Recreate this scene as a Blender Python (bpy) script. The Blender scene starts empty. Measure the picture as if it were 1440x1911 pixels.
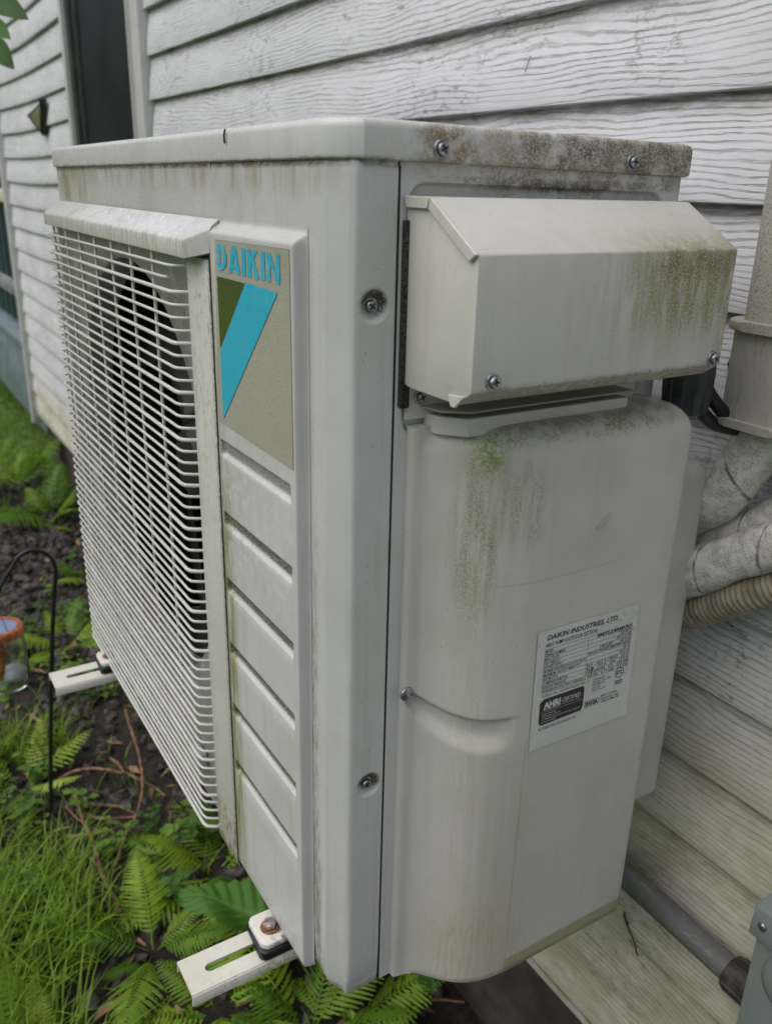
import bpy, bmesh, math, random
from mathutils import Vector, Matrix, noise as mnoise
rnd = random.Random(7)
S = bpy.context.scene
COL = S.collection
PI = math.pi
R = math.radians

# ------------------------------------------------------------------ camera
cd = bpy.data.cameras.new('camera')
cam = bpy.data.objects.new('camera', cd); COL.objects.link(cam)
cd.sensor_fit = 'VERTICAL'; cd.sensor_height = 24.0; cd.sensor_width = 18.07
cd.lens = 1589.27 / 1911 * 24.0
cam.location = (0.49866, -0.27266, 0.69344)
cam.rotation_euler = (1.20804, -0.02328, 1.02022)
cd.clip_start = 0.01; cd.clip_end = 400
cd.dof.use_dof = True; cd.dof.focus_distance = 0.74; cd.dof.aperture_fstop = 5.6
S.camera = cam

# ------------------------------------------------------------------ world, sun, exposure
SUN_EL, SUN_AZ = R(56), R(190)          # overcast: broad soft light from above the front yard
w = bpy.data.worlds.new('World'); S.world = w; w.use_nodes = True
nt = w.node_tree; nt.nodes.clear()
sky = nt.nodes.new('ShaderNodeTexSky'); sky.sky_type = 'NISHITA'; sky.sun_disc = False
sky.sun_elevation = SUN_EL; sky.sun_rotation = SUN_AZ
sky.air_density = 1.0; sky.dust_density = 3.0; sky.ozone_density = 1.0
bg = nt.nodes.new('ShaderNodeBackground'); bg.inputs['Strength'].default_value = 0.125
wo = nt.nodes.new('ShaderNodeOutputWorld')
hs = nt.nodes.new('ShaderNodeHueSaturation'); hs.inputs['Saturation'].default_value = 0.6      # thin white cloud cover
nt.links.new(sky.outputs[0], hs.inputs['Color']); nt.links.new(hs.outputs[0], bg.inputs['Color']); nt.links.new(bg.outputs[0], wo.inputs['Surface'])
sl = bpy.data.lights.new('sun', 'SUN'); sl.energy = 1.55; sl.angle = R(80); sl.color = (1.0, 0.975, 0.935)
so = bpy.data.objects.new('sun', sl); COL.objects.link(so)
sd = Vector((math.sin(SUN_AZ) * math.cos(SUN_EL), math.cos(SUN_AZ) * math.cos(SUN_EL), math.sin(SUN_EL)))
so.rotation_euler = (-sd).to_track_quat('-Z', 'Y').to_euler()
S.view_settings.view_transform = 'Standard'; S.view_settings.look = 'None'
S.view_settings.gamma = 1.0; S.view_settings.exposure = 0.12; S.view_settings.use_curve_mapping = False
S.cycles.max_bounces = 8; S.cycles.transparent_max_bounces = 12

# ------------------------------------------------------------------ node helpers
class NT:
    def __init__(s, name):
        s.m = bpy.data.materials.new(name); s.m.use_nodes = True
        s.t = s.m.node_tree; s.t.nodes.clear()
        s.out = s.t.nodes.new('ShaderNodeOutputMaterial')
        s._pos = None
    def n(s, typ, **kw):
        nd = s.t.nodes.new(typ)
        for k, v in kw.items(): setattr(nd, k, v)
        return nd
    def put(s, sock, v):
        if isinstance(v, bpy.types.NodeSocket): s.t.links.new(v, sock)
        elif v is not None:
            if sock.type == 'RGBA' and len(v) == 3: v = (*v, 1)
            sock.default_value = v
    def pos(s):
        if s._pos is None: s._pos = s.n('ShaderNodeNewGeometry').outputs['Position']
        return s._pos
    def math(s, op, a, b=None, c=None, clamp=False):
        nd = s.n('ShaderNodeMath', operation=op, use_clamp=clamp)
        s.put(nd.inputs[0], a)
        if b is not None: s.put(nd.inputs[1], b)
        if c is not None: s.put(nd.inputs[2], c)
        return nd.outputs[0]
    def mr(s, v, a, b, c=0.0, d=1.0, smooth=True):
        nd = s.n('ShaderNodeMapRange', interpolation_type='SMOOTHSTEP' if smooth else 'LINEAR')
        nd.clamp = True
        s.put(nd.inputs[0], v)
        for i, q in enumerate((a, b, c, d)): nd.inputs[i + 1].default_value = q
        return nd.outputs[0]
    def vmul(s, v, sc):
        nd = s.n('ShaderNodeVectorMath', operation='MULTIPLY'); s.put(nd.inputs[0], v); nd.inputs[1].default_value = sc
        return nd.outputs[0]
    def vadd(s, v, o):
        nd = s.n('ShaderNodeVectorMath', operation='ADD'); s.put(nd.inputs[0], v); s.put(nd.inputs[1], o)
        return nd.outputs[0]
    def noise(s, v, scale, detail=4, rough=0.55, dist=0.0):
        nd = s.n('ShaderNodeTexNoise')
        if isinstance(scale, tuple): v = s.vmul(v, scale); scale = 1.0
        s.put(nd.inputs['Vector'], v); nd.inputs['Scale'].default_value = scale
        nd.inputs['Detail'].default_value = detail; nd.inputs['Roughness'].default_value = rough
        nd.inputs['Distortion'].default_value = dist
        return nd.outputs['Fac']
    def vor(s, v, scale, feature='F1'):
        nd = s.n('ShaderNodeTexVoronoi', feature=feature); s.put(nd.inputs['Vector'], v); nd.inputs['Scale'].default_value = scale
        return nd
    def mix(s, f, a, b, blend='MIX'):
        nd = s.n('ShaderNodeMix', data_type='RGBA', blend_type=blend, clamp_factor=True)
        s.put(nd.inputs[0], f); s.put(nd.inputs[6], a); s.put(nd.inputs[7], b)
        return nd.outputs[2]
    def sep(s, v):
        nd = s.n('ShaderNodeSeparateXYZ'); s.put(nd.inputs[0], v); return nd.outputs
    def bump(s, h, strength=0.3, dist=0.001, normal=None):
        nd = s.n('ShaderNodeBump'); nd.inputs['Strength'].default_value = strength; nd.inputs['Distance'].default_value = dist
        s.put(nd.inputs['Height'], h)
        if normal is not None: s.put(nd.inputs['Normal'], normal)
        return nd.outputs[0]
    def bsdf(s, color, rough=0.5, metal=0.0, normal=None, spec=0.5, **kw):
        b = s.n('ShaderNodeBsdfPrincipled')
        s.put(b.inputs['Base Color'], color); s.put(b.inputs['Roughness'], rough); s.put(b.inputs['Metallic'], metal)
        b.inputs['Specular IOR Level'].default_value = spec
        if normal is not None: s.put(b.inputs['Normal'], normal)
        for k, v in kw.items(): s.put(b.inputs[k.replace('_', ' ')], v)
        s.t.links.new(b.outputs[0], s.out.inputs['Surface'])
        return b
    def boxmask(s, box, f):
        xyz = s.sep(s.pos()); m = None
        ff = f if isinstance(f, tuple) else (f, f, f)
        for i in range(3):
            if box[i] is None: continue
            a, b = box[i]; c, h = (a + b) / 2, (b - a) / 2
            d = s.math('ABSOLUTE', s.math('SUBTRACT', xyz[i], c))
            k = s.mr(d, max(h - ff[i], 0.0), h + ff[i], 1.0, 0.0)
            m = k if m is None else s.math('MULTIPLY', m, k)
        return m

def simple(name, color, rough=0.5, metal=0.0, spec=0.5, var=0.0, scale=60, bump=0.0):
    t = NT(name)
    c = color; nrm = None
    if var or bump:
        nz = t.noise(t.pos(), scale, 5)
        if var: c = t.mix(t.mr(nz, .35, .65), tuple(q * (1 - var) for q in color), tuple(min(1, q * (1 + var)) for q in color))
        if bump: nrm = t.bump(nz, bump, .002)
    t.bsdf(c, rough, metal, nrm, spec)
    return t.m

def paint(name, base, rough=0.42, stains=(), speck=1.0, streak=0.12, film=(.36, .34, .24), peel=.05, usedirt=False, filmamt=.35):
    """weathered off-white enamel: film of grime, vertical run marks, black specks, and stains (box, feather, colour, amount, noise scale, lo, hi)"""
    t = NT(name); p = t.pos()
    c = t.mix(t.mr(t.noise(p, 9, 5), .35, .7), base, tuple(q * k for q, k in zip(base, (.90, .90, .88))))
    st = t.noise(p, (130, 130, 5), 5, .6)
    c = t.mix(t.math('MULTIPLY', t.mr(st, .5, .72), streak * 2), c, film)
    mott = t.noise(p, 420, 4, .7)
    c = t.mix(t.math('MULTIPLY', t.mr(mott, .5, .75), filmamt * .5), c, film)
    big = t.noise(p, 26, 6, .65)
    c = t.mix(t.math('MULTIPLY', t.mr(big, .5, .75), filmamt * .45), c, film)
    rg = rough
    for sname in stains:
        box, f, col, amt, sc, lo, hi = sname[:7]
        nz = t.mr(t.noise(p, sc, 7, .72), lo, hi)
        if len(sname) > 7: nz = t.math('MULTIPLY', nz, t.mr(t.noise(p, sname[7], 5, .65), .36, .60))
        mk_ = t.math('MULTIPLY', t.math('MULTIPLY', t.boxmask(box, f), nz), amt)
        c = t.mix(mk_, c, col)
    if usedirt:
        at = t.n('ShaderNodeAttribute', attribute_name='dirt')
        gate = t.mr(t.noise(p, 900, 5, .75), .34, .60)
        c = t.mix(t.math('MULTIPLY', at.outputs['Fac'], gate, clamp=True), c, (.045, .042, .022))
    if speck:
        v = t.vor(t.vmul(p, (1, 1, .55)), 330)
        sel = t.math('MULTIPLY', t.math('GREATER_THAN', t.sep(v.outputs['Color'])[0], 1 - .045 * speck), t.mr(t.noise(p, 22, 4), .42, .6, .15, 1))
        dot = t.math('MULTIPLY', t.mr(v.outputs['Distance'], .06, .22, 1, 0), sel)
        c = t.mix(t.math('MULTIPLY', dot, .75), c, (.05, .045, .035))
    rr = t.mr(mott, .3, .7, rough - .06, rough + .14)
    t.bsdf(c, rr, 0, t.bump(t.noise(p, 900, 3, .6), peel, .0006, t.bump(t.noise(p, 17, 3, .5), .10, .006)), .45)
    return t.m

IV = (.565, .565, .56)          # ivory enamel of the unit
BRN, BLK, GRN, OLV = (.20, .135, .075), (.03, .027, .018), (.15, .17, .03), (.235, .225, .085)

# ------------------------------------------------------------------ object helpers
WL = {}
def tag(o, label=None, cat=None, group=None, kind=None):
    if label: o['label'] = label
    if cat: o['category'] = cat
    if group: o['group'] = group
    if kind: o['kind'] = kind
    return o
def thing(name, label, cat, loc=(0, 0, 0), rz=0, group=None):
    o = bpy.data.objects.new(name, None); COL.objects.link(o); o.empty_display_size = .05
    o.location = loc; o.rotation_euler = (0, 0, rz); WL[o] = Vector(loc)
    return tag(o, label, cat, group)
def fin(name, me, mat, parent=None, smooth=35, label=None, loc=None, origin=None):
    """link a mesh given in world coordinates as one object"""
    o = bpy.data.objects.new(name, me); COL.objects.link(o)
    if isinstance(mat, (list, tuple)):
        for q in mat: me.materials.append(q)
    elif mat and not me.materials: me.materials.append(mat)
    if smooth and len(me.polygons):
        me.shade_smooth(); me.set_sharp_from_angle(angle=R(smooth))
    off = Vector((0, 0, 0))
    if parent is not None:
        o.parent = parent; off = WL[parent]; WL[o] = off
    elif origin is not None:
        off = Vector(origin); o.location = off; WL[o] = off
    else: WL[o] = Vector((0, 0, 0))
    if off.length: me.transform(Matrix.Translation(-off))
    if label: o['label'] = label
    return o
def from_bm(name, bm, mat, parent=None, smooth=35, **kw):
    me = bpy.data.meshes.new(name); bmesh.ops.recalc_face_normals(bm, faces=bm.faces); bm.to_mesh(me); bm.free()
    return fin(name, me, mat, parent, smooth, **kw)
def from_py(name, V, F, mat, parent=None, smooth=35, **kw):
    me = bpy.data.meshes.new(name); me.from_pydata(V, [], F); me.update()
    return fin(name, me, mat, parent, smooth, **kw)

def box(bm, x0, x1, y0, y1, z0, z1, bev=0.0, seg=2):
    r = bmesh.ops.create_cube(bm, size=1.0)
    vs = r['verts']
    for v in vs: v.co = Vector(((x0 + x1) / 2 + v.co.x * (x1 - x0), (y0 + y1) / 2 + v.co.y * (y1 - y0), (z0 + z1) / 2 + v.co.z * (z1 - z0)))
    if bev:
        es = list({e for v in vs for e in v.link_edges})
        bmesh.ops.bevel(bm, geom=es, offset=bev, segments=seg, profile=.5, affect='EDGES')
def prism(bm, poly, axis, a0, a1, bev=0.0, seg=2):
    """extrude a 2D polygon along an axis (the polygon's two coordinates are the other two axes in order)"""
    def P(q, a):
        l = list(q); l.insert(axis, a); return Vector(l)
    b0 = [bm.verts.new(P(q, a0)) for q in poly]; b1 = [bm.verts.new(P(q, a1)) for q in poly]
    n = len(poly); fs = [bm.faces.new(b0), bm.faces.new(list(reversed(b1)))]
    for i in range(n): fs.append(bm.faces.new((b0[(i + 1) % n], b0[i], b1[i], b1[(i + 1) % n])))
    if bev:
        es = list({e for f in fs for e in f.edges})
        bmesh.ops.bevel(bm, geom=es, offset=bev, segments=seg, profile=.5, affect='EDGES')
def tube(bm, pts, r, n=8, cap=True, uvs=False):
    pts = [Vector(p) for p in pts]; m = len(pts)
    rs = r if isinstance(r, (list, tuple)) else [r] * m
    tan = [(pts[min(i + 1, m - 1)] - pts[max(i - 1, 0)]).normalized() for i in range(m)]
    ref = Vector((0, 0, 1)) if abs(tan[0].z) < .9 else Vector((1, 0, 0))
    u = tan[0].cross(ref).normalized(); rings = []; ln = 0.0
    uvl = bm.loops.layers.uv.verify() if uvs else None
    lens = []
    for i in range(m):
        if i: ln += (pts[i] - pts[i - 1]).length
        lens.append(ln)
        u = (u - tan[i] * u.dot(tan[i])).normalized(); v = tan[i].cross(u)
        rings.append([bm.verts.new(pts[i] + (u * math.cos(2 * PI * k / n) + v * math.sin(2 * PI * k / n)) * rs[i]) for k in range(n)])
    for i in range(m - 1):
        for k in range(n):
            f = bm.faces.new((rings[i][k], rings[i][(k + 1) % n], rings[i + 1][(k + 1) % n], rings[i + 1][k]))
            if uvs:
                for lp, (a, b) in zip(f.loops, ((lens[i], k), (lens[i], k + 1), (lens[i + 1], k + 1), (lens[i + 1], k))):
                    lp[uvl].uv = (a, b / n)
    if cap:
        bm.faces.new(rings[0]); bm.faces.new(list(reversed(rings[-1])))
def spline(P, k=6):
    P = [Vector(p) for p in P]; out = []
    for i in range(len(P) - 1):
        a, b, c, d = P[max(i - 1, 0)], P[i], P[i + 1], P[min(i + 2, len(P) - 1)]
        for j in range(k):
            t = j / k
            out.append(.5 * ((2 * b) + (c - a) * t + (2 * a - 5 * b + 4 * c - d) * t * t + (3 * b - a - 3 * c + d) * t ** 3))
    out.append(P[-1]); return out
def lathe(bm, prof, center, n=24, axis=2, cap0=False, cap1=False):
    c = Vector(center); rings = []
    for (r, h) in prof:
        ring = []
        for k in range(n):
            a = 2 * PI * k / n; q = [r * math.cos(a), r * math.sin(a)]; q.insert(axis, h)
            ring.append(bm.verts.new(c + Vector(q)))
        rings.append(ring)
    for i in range(len(rings) - 1):
        for k in range(n): bm.faces.new((rings[i][k], rings[i][(k + 1) % n], rings[i + 1][(k + 1) % n], rings[i + 1][k]))
    if cap0: bm.faces.new(rings[0])
    if cap1: bm.faces.new(rings[-1])
def sstep(a, b, x):
    t = min(1, max(0, (x - a) / (b - a))); return t * t * (3 - 2 * t)
def frange(a, b, step):
    n = max(1, round((b - a) / step)); return [a + (b - a) * i / n for i in range(n + 1)]
def sheet(name, us, vs, fn, mat, parent, dirt=None, smooth=40):
    """grid surface fn(u,v)->xyz, with an optional per-vertex dirt amount"""
    V = [fn(u, v) for v in vs for u in us]; nu = len(us)
    F = [(j * nu + i, j * nu + i + 1, (j + 1) * nu + i + 1, (j + 1) * nu + i) for j in range(len(vs) - 1) for i in range(nu - 1)]
    me = bpy.data.meshes.new(name); me.from_pydata(V, [], F); me.update()
    if dirt:
        a = me.attributes.new('dirt', 'FLOAT', 'POINT')
        a.data.foreach_set('value', [dirt(u, v) for v in vs for u in us])
    return fin(name, me, mat, parent, smooth)

# ------------------------------------------------------------------ materials: house
def siding_mat(name, base):
    t = NT(name); p = t.pos()
    oi = t.n('ShaderNodeObjectInfo')
    off = t.n('ShaderNodeCombineXYZ'); t.put(off.inputs[0], t.math('MULTIPLY', oi.outputs['Random'], 37.0)); t.put(off.inputs[2], t.math('MULTIPLY', oi.outputs['Random'], 11.0))
    q = t.vadd(p, off.outputs[0])
    warp = t.noise(q, (2.2, 1, 8), 4, .5)
    z = t.sep(q)[2]
    ph = t.math('ADD', t.math('MULTIPLY', z, 2 * PI / .0068), t.math('MULTIPLY', warp, 60.0))
    ph = t.math('ADD', ph, t.math('MULTIPLY', t.noise(q, (26, 1, 60), 3, .6), 3.2))
    s_ = t.math('SINE', ph)
    gro = t.mr(s_, .05, 1.0)
    dash = t.mr(t.noise(q, (55, 30, 900), 4, .75), .38, .58)
    gate = t.mr(t.noise(q, (5, 2, 22), 3), .32, .6)
    gr = t.math('MULTIPLY', t.math('MULTIPLY', gro, dash), t.math('ADD', t.math('MULTIPLY', gate, .75), .25))
    c = t.mix(t.mr(t.noise(p, (3, 3, 8), 5), .35, .7), base, tuple(k * .9 for k in base))
    # dirt lodged in the embossed grain, grey film, and algae that thickens on the lower, damper courses
    c = t.mix(t.math('MULTIPLY', gr, .72), c, (.19, .19, .185))
    xyz = t.sep(p)
    film = t.mr(t.noise(p, (14, 10, 40), 6, .7), .42, .75)
    c = t.mix(t.math('MULTIPLY', film, .22), c, (.32, .32, .31))
    c = t.mix(t.math('MULTIPLY', t.mr(xyz[0], -2.4, -1.2), t.math('ADD', .12, t.math('MULTIPLY', t.noise(p, (9, 5, 26), 6, .7), .36))), c, (.44, .44, .45))
    # mildew line sheltered under each lap
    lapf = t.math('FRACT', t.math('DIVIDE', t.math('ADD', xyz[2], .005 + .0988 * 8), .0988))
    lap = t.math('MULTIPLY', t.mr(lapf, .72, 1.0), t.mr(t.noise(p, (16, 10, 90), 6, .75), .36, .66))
    low = t.math('MAXIMUM', t.math('MULTIPLY', t.mr(xyz[2], .36, -.05, 0, 1), t.mr(xyz[0], -2.6, -.8)), t.mr(xyz[2], -.17, -.34, 0, .8))
    alg = t.mr(t.noise(p, (7, 5, 16), 6, .68), .36, .62)
    c = t.mix(t.math('MULTIPLY', low, .85), c, (.77, .72, .60))
    c = t.mix(t.math('MULTIPLY', t.math('MULTIPLY', low, alg), .62), c, (.31, .295, .15))
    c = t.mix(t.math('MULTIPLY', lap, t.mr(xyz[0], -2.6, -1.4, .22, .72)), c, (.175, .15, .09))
    lap_shade = t.math('MULTIPLY', t.mr(lapf, .86, .965), t.mr(t.noise(p, (40, 10, 120), 5, .7), .30, .52))  # lap shadow painted as a thin dark line, broken up with mould
    c = t.mix(t.math('MULTIPLY', t.math('MULTIPLY', lap_shade, t.math('ADD', t.math('MULTIPLY', low, .6), .35)), t.mr(xyz[0], -2.6, -1.4, .3, .9)), c, (.055, .047, .024))
    blk = t.mr(t.noise(p, (42, 20, 90), 8, .8), .52, .64)
    c = t.mix(t.math('MULTIPLY', t.math('MULTIPLY', blk, t.mr(t.noise(p, 5, 3), .42, .60)), .75), c, (.05, .05, .04))
    c = t.mix(t.math('MULTIPLY', t.math('MULTIPLY', t.boxmask(((.09, .135), None, (-.14, -.09)), (.004, .01, .006)), t.mr(t.noise(p, (330, 300, 60), 4), .52, .62)), t.boxmask(((.108, .1145), None, (-.15, -.08)), .003)), c, (.07, .018, .008))
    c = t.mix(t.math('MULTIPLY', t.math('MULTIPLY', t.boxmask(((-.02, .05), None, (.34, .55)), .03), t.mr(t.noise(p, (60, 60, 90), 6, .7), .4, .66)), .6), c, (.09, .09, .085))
    hgt = t.math('ADD', t.math('MULTIPLY', gr, -1.0), t.math('MULTIPLY', t.noise(q, (60, 40, 500), 3), .35))
    t.bsdf(c, .5, 0, t.bump(hgt, .55, .0012), .4)
    return t.m
M_SIDE = siding_mat('white_vinyl', (.80, .80, .835))
M_TRIM = paint('trim_grey', (.42, .42, .41), .5, speck=.3)
M_TRIMW = paint('trim_white', (.63, .63, .62), .5, speck=.4)
M_DARKFRAME = simple('window_dark_frame', (.035, .04, .038), .4, var=.3, scale=30)
M_SCREEN = simple('window_screen', (.014, .014, .018), .45, var=.25, scale=6)
M_CONC = simple('foundation_concrete', (.05, .040, .033), .95, var=.35, scale=12, bump=.5)

# ------------------------------------------------------------------ THE SETTING: ground
GZ = -.75
def ground_h(x, y):
    b = .028 * mnoise.noise(Vector((x * 1.7, y * 1.7, 0))) + .012 * mnoise.noise(Vector((x * 7, y * 7, 3))) + .006 * mnoise.noise(Vector((x * 22, y * 22, 5)))
    return GZ + b
def soil_mat():
    t = NT('dark_soil'); p = t.pos()
    c = t.mix(t.mr(t.noise(p, 30, 7, .7), .35, .65), (.016, .013, .012), (.060, .048, .044))
    g = t.mr(t.noise(p, 3.2, 5), .52, .66)
    c = t.mix(t.math('MULTIPLY', g, .5), c, (.03, .042, .012))
    far = t.mr(t.sep(p)[0], -3.2, -4.2, 0, 1)
    yard = t.math('MAXIMUM', far, t.mr(t.sep(p)[1], -.75, -1.2, 0, 1))
    lc = t.mix(t.mr(t.noise(p, 14, 6), .35, .7), (.07, .13, .018), (.16, .25, .04))
    c = t.mix(yard, c, lc)
    t.bsdf(c, .9, 0, t.bump(t.noise(p, 55, 8, .75), .9, .02), .3)
    return t.m
xs = sorted(set([-60, -35, -20, -12] + frange(-8, -4, .4) + frange(-4, .8, .05) + [1.2, 2, 4, 8, 15, 30, 60]))
ys = sorted(set([-60, -35, -20, -12, -8, -5, -3] + frange(-2, -.8, .2) + frange(-.8, .8, .05) + [1.2, 2, 4, 8, 15, 30, 60]))
soil = sheet('ground', xs, ys, lambda x, y: (x, y, ground_h(x, y) if abs(x) < 9 and abs(y) < 4 else GZ), soil_mat(), None)
tag(soil, 'dark damp soil of the planting bed running into lawn', kind='structure')

# lumps of mulch and soil
M_CLOD = NT('mulch_lump'); _t = M_CLOD; _p = _t.pos()
_c = _t.mix(_t.mr(_t.noise(_p, 40, 4), .35, .65), (.022, .018, .018), (.10, .082, .085)); _t.bsdf(_c, .85, 0, _t.bump(_t.noise(_p, 200, 4), .6, .004), .35); M_CLOD = M_CLOD.m
def clods():
    V, F = [], []
    ico = bmesh.new(); bmesh.ops.create_icosphere(ico, subdivisions=1, radius=1); iv = [v.co.copy() for v in ico.verts]; jf = [tuple(v.index for v in f.verts) for f in ico.faces]; ico.free()
    for k in range(5200):
        x = rnd.uniform(-4.3, .2) if k % 3 else rnd.uniform(-3.9, -2.0); y = rnd.uniform(-.45, .47)
        if x > -1.3 and rnd.random() < .45: continue
        s = rnd.uniform(.006, .022) * (1 if x > -2 else 1.5)
        m = Matrix.Translation((x, y, ground_h(x, y) + s * .25)) @ Matrix.Rotation(rnd.uniform(0, 6.28), 4, Vector((rnd.random(), rnd.random(), rnd.random() + .1)))
        sx, sy, sz = s * rnd.uniform(.7, 1.5), s * rnd.uniform(.6, 1.1), s * rnd.uniform(.4, .8); b = len(V)
        for v in iv:
            j = 1 + rnd.uniform(-.22, .22); V.append(m @ Vector((v.x * sx * j, v.y * sy * j, v.z * sz * j)))
        F += [tuple(i + b for i in f) for f in jf]
    return from_py('mulch_lumps', V, F, M_CLOD, None, 0)
tag(clods(), 'dark crumbly mulch lumps covering the bed along the wall', kind='stuff')

# ------------------------------------------------------------------ HOUSE
WY = .45
house = thing('house', 'white vinyl sided house wall with embossed wood grain and a dark window', 'house', (-1.3, .46, GZ))
b = bmesh.new(); box(b, -4.045, 1.9, .478, 4.0, -.44, 3.0); from_bm('wall_core', b, simple('sheathing', (.35, .35, .33), .8), house, 0)
b = bmesh.new(); box(b, -4.02, 1.85, .505, 3.9, -1.1, -.442); from_bm('foundation', b, M_CONC, house, 0)
E0, EX = -.005, .0988
def board(x0, x1, k, sag=0.0):
    """one lapped course: butt edge at the bottom, sloping back to the course above"""
    z0 = E0 + EX * k; z1 = z0 + EX + .006
    prof = [(WY + .024, z0 + .004), (WY + .004, z0 + .001), (WY + .001, z0), (WY - .0014, z0 + .0012), (WY - .0018, z0 + .005)]
    for i in range(1, 6): 
        u = i / 5; prof.append((WY - .0018 + .0147 * u - .0025 * math.sin(PI * u), z0 + .005 + (z1 - z0 - .005) * u))
    n = max(2, int((x1 - x0) / .09)); V, F = [], []
    ph = rnd.uniform(0, 6)
    for i in range(n + 1):
        t = i / n; x = x0 + (x1 - x0) * t
        dz = -sag * math.sin(PI * min(1, t * 1.05)) + .0010 * math.sin(x * 3.1 + ph)
        dy = -.25 * sag * math.sin(PI * t) * .8 + .0012 * math.sin(x * 2.3 + ph * 2)
        for (y, z) in prof: V.append((x, y + dy, z + dz))
    m = len(prof)
    for i in range(n):
        for j in range(m - 1): F.append((i * m + j, i * m + j + 1, (i + 1) * m + j + 1, (i + 1) * m + j))
    F.append(tuple(range(m))); F.append(tuple(reversed(range(n * m, n * m + m))))
    o = from_py('siding_board', V, F, M_SIDE, house, 30)
    bm = bmesh.new(); bm.from_mesh(o.data); bmesh.ops.recalc_face_normals(bm, faces=bm.faces); bm.to_mesh(o.data); bm.free()
    o.data.set_sharp_from_angle(angle=R(30))
for k in range(-4, 26):
    z = E0 + EX * k
    if z > .55:
        board(-4.036, -2.632, k, .009); board(-1.806, 1.85, k)
    else:
        j = rnd.uniform(-2.3, -1.9) if k % 2 else rnd.uniform(-3.0, -2.6)
        board(-4.036, j - .001, k, .005); board(j + .001, 1.85, k)
b = bmesh.new(); box(b, -4.03, 1.85, WY + .003, WY + .03, -.425, -.402, .003); from_bm('starter_strip', b, M_SIDE, house)
b = bmesh.new(); prism(b, [(-4.074, WY - .022), (-4.032, WY - .022), (-4.032, WY + .03), (-4.06, WY + .03), (-4.06, WY + .09), (-4.074, WY + .09)], 2, -.47, 2.9, .004); from_bm('corner_trim', b, M_TRIMW, house)
# window
win = from_bm('window', (lambda b: (box(b, -2.50, -1.96, WY + .012, WY + .022, .62, 2.3), b)[1])(bmesh.new()), M_SCREEN, house)
b = bmesh.new(); box(b, -2.632, -2.598, WY - .016, WY + .03, .56, 2.4, .003); from_bm('window_frame', b, M_TRIMW, win)
b = bmesh.new(); box(b, -2.597, -2.545, WY - .004, WY + .03, .57, 2.38, .003); box(b, -2.544, -2.501, WY + .004, WY + .03, .58, 2.36, .003); from_bm('window_sash', b, M_DARKFRAME, win)
b = bmesh.new(); box(b, -1.959, -1.905, WY - .004, WY + .03, .58, 2.36, .004); box(b, -1.904, -1.872, WY - .014, WY + .03, .57, 2.38, .004); from_bm('window_sash', b, M_TRIM, win)
b = bmesh.new(); box(b, -1.871, -1.808, WY - .018, WY + .03, .56, 2.4, .004); from_bm('window_frame', b, M_TRIMW, win)
b = bmesh.new(); box(b, -2.66, -1.78, WY - .03, WY + .03, .53, .559, .004); from_bm('window_sill', b, M_TRIMW, win)

# triangular wall light
M_BLACK = simple('black_plastic', (.012, .012, .014), .35, var=.3, scale=40)
M_LENS = simple('amber_lens', (.22, .225, .13), .25)
wl = thing('wall_light', 'small black triangular wall light with pale amber lens on white siding', 'wall light', (-3.09, WY, .90))
T = [(-3.30, .925), (-2.985, .957), (-3.05, .845)]
b = bmesh.new(); prism(b, [(x, z) for x, z in T], 1, WY - .020, WY - .002, .004)
from_bm('housing', b, M_BLACK, wl)
cx = sum(q[0] for q in T) / 3; cz = sum(q[1] for q in T) / 3
b = bmesh.new(); prism(b, [(cx + (x - cx) * .72, cz + (z - cz) * .72) for x, z in T], 1, WY - .0225, WY - .0195, .001)
from_bm('lens', b, M_LENS, wl)
b = bmesh.new(); box(b, -3.02, -2.985, WY - .024, WY - .003, .945, .965, .003); from_bm('mount', b, M_BLACK, wl)

# deck beyond the corner
M_SLATE = simple('slate_paint', (.17, .22, .235), .6, var=.18, scale=8)
M_TEAL = simple('dark_teal_paint', (.022, .05, .058), .5, var=.25, scale=14)
M_RAILG = simple('weathered_rail', (.22, .24, .25), .7, var=.3, scale=20)
deck = thing('deck', 'blue grey deck skirt with dark teal vertical slats beyond the house corner', 'deck', (-5.6, .6, GZ))
b = bmesh.new(); box(b, -7.6, -4.09, .50, .54, -.55, -.145, .004); from_bm('fascia', b, M_SLATE, deck)
b = bmesh.new(); box(b, -7.6, -4.09, .47, 2.6, -.142, -.105, .004); from_bm('deck_edge', b, M_SLATE, deck)
sm = None
for i in range(38):
    x = -4.14 - i * .085
    if sm is None:
        b = bmesh.new(); box(b, -.033, .033, -.012, .012, -.30, .30, .003); sm = bpy.data.meshes.new('slat'); b.to_mesh(sm); b.free(); sm.materials.append(M_TEAL)
    o = bpy.data.objects.new('slat', sm); COL.objects.link(o); o.parent = deck
    o.location = Vector((x, .53 + rnd.uniform(-.003, .003), .255)) - WL[deck]
b = bmesh.new(); box(b, -7.6, -4.09, .49, .512, .11, .19, .004); from_bm('rail', b, M_RAILG, deck)
b = bmesh.new(); box(b, -7.6, -4.09, .48, .57, .585, .645, .004); from_bm('rail', b, simple('cream_rail', (.6, .57, .45), .6), deck)
tw = bmesh.new()
V, F = [], []
for i in range(9):
    for j in range(8):
        x = -4.09 - i * .045; z = .90 - j * .030; V.append((x, .475 - .012 * math.sin(i * 1.4) - (.02 if j > 1 else 0), z))
for i in range(8):
    for j in range(7): F.append((i * 8 + j, i * 8 + j + 1, i * 8 + j + 9, i * 8 + j + 8))
tw.free()
cl = from_py('cloth', V, F, simple('red_cloth', (.5, .02, .02), .8, var=.2, scale=20), None, 60, origin=(-4.6, .47, .65))
md = cl.modifiers.new('thick', 'SOLIDIFY'); md.thickness = .006
tag(cl, 'red cloth hanging above the deck rail at the left edge', 'cloth')

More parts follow.
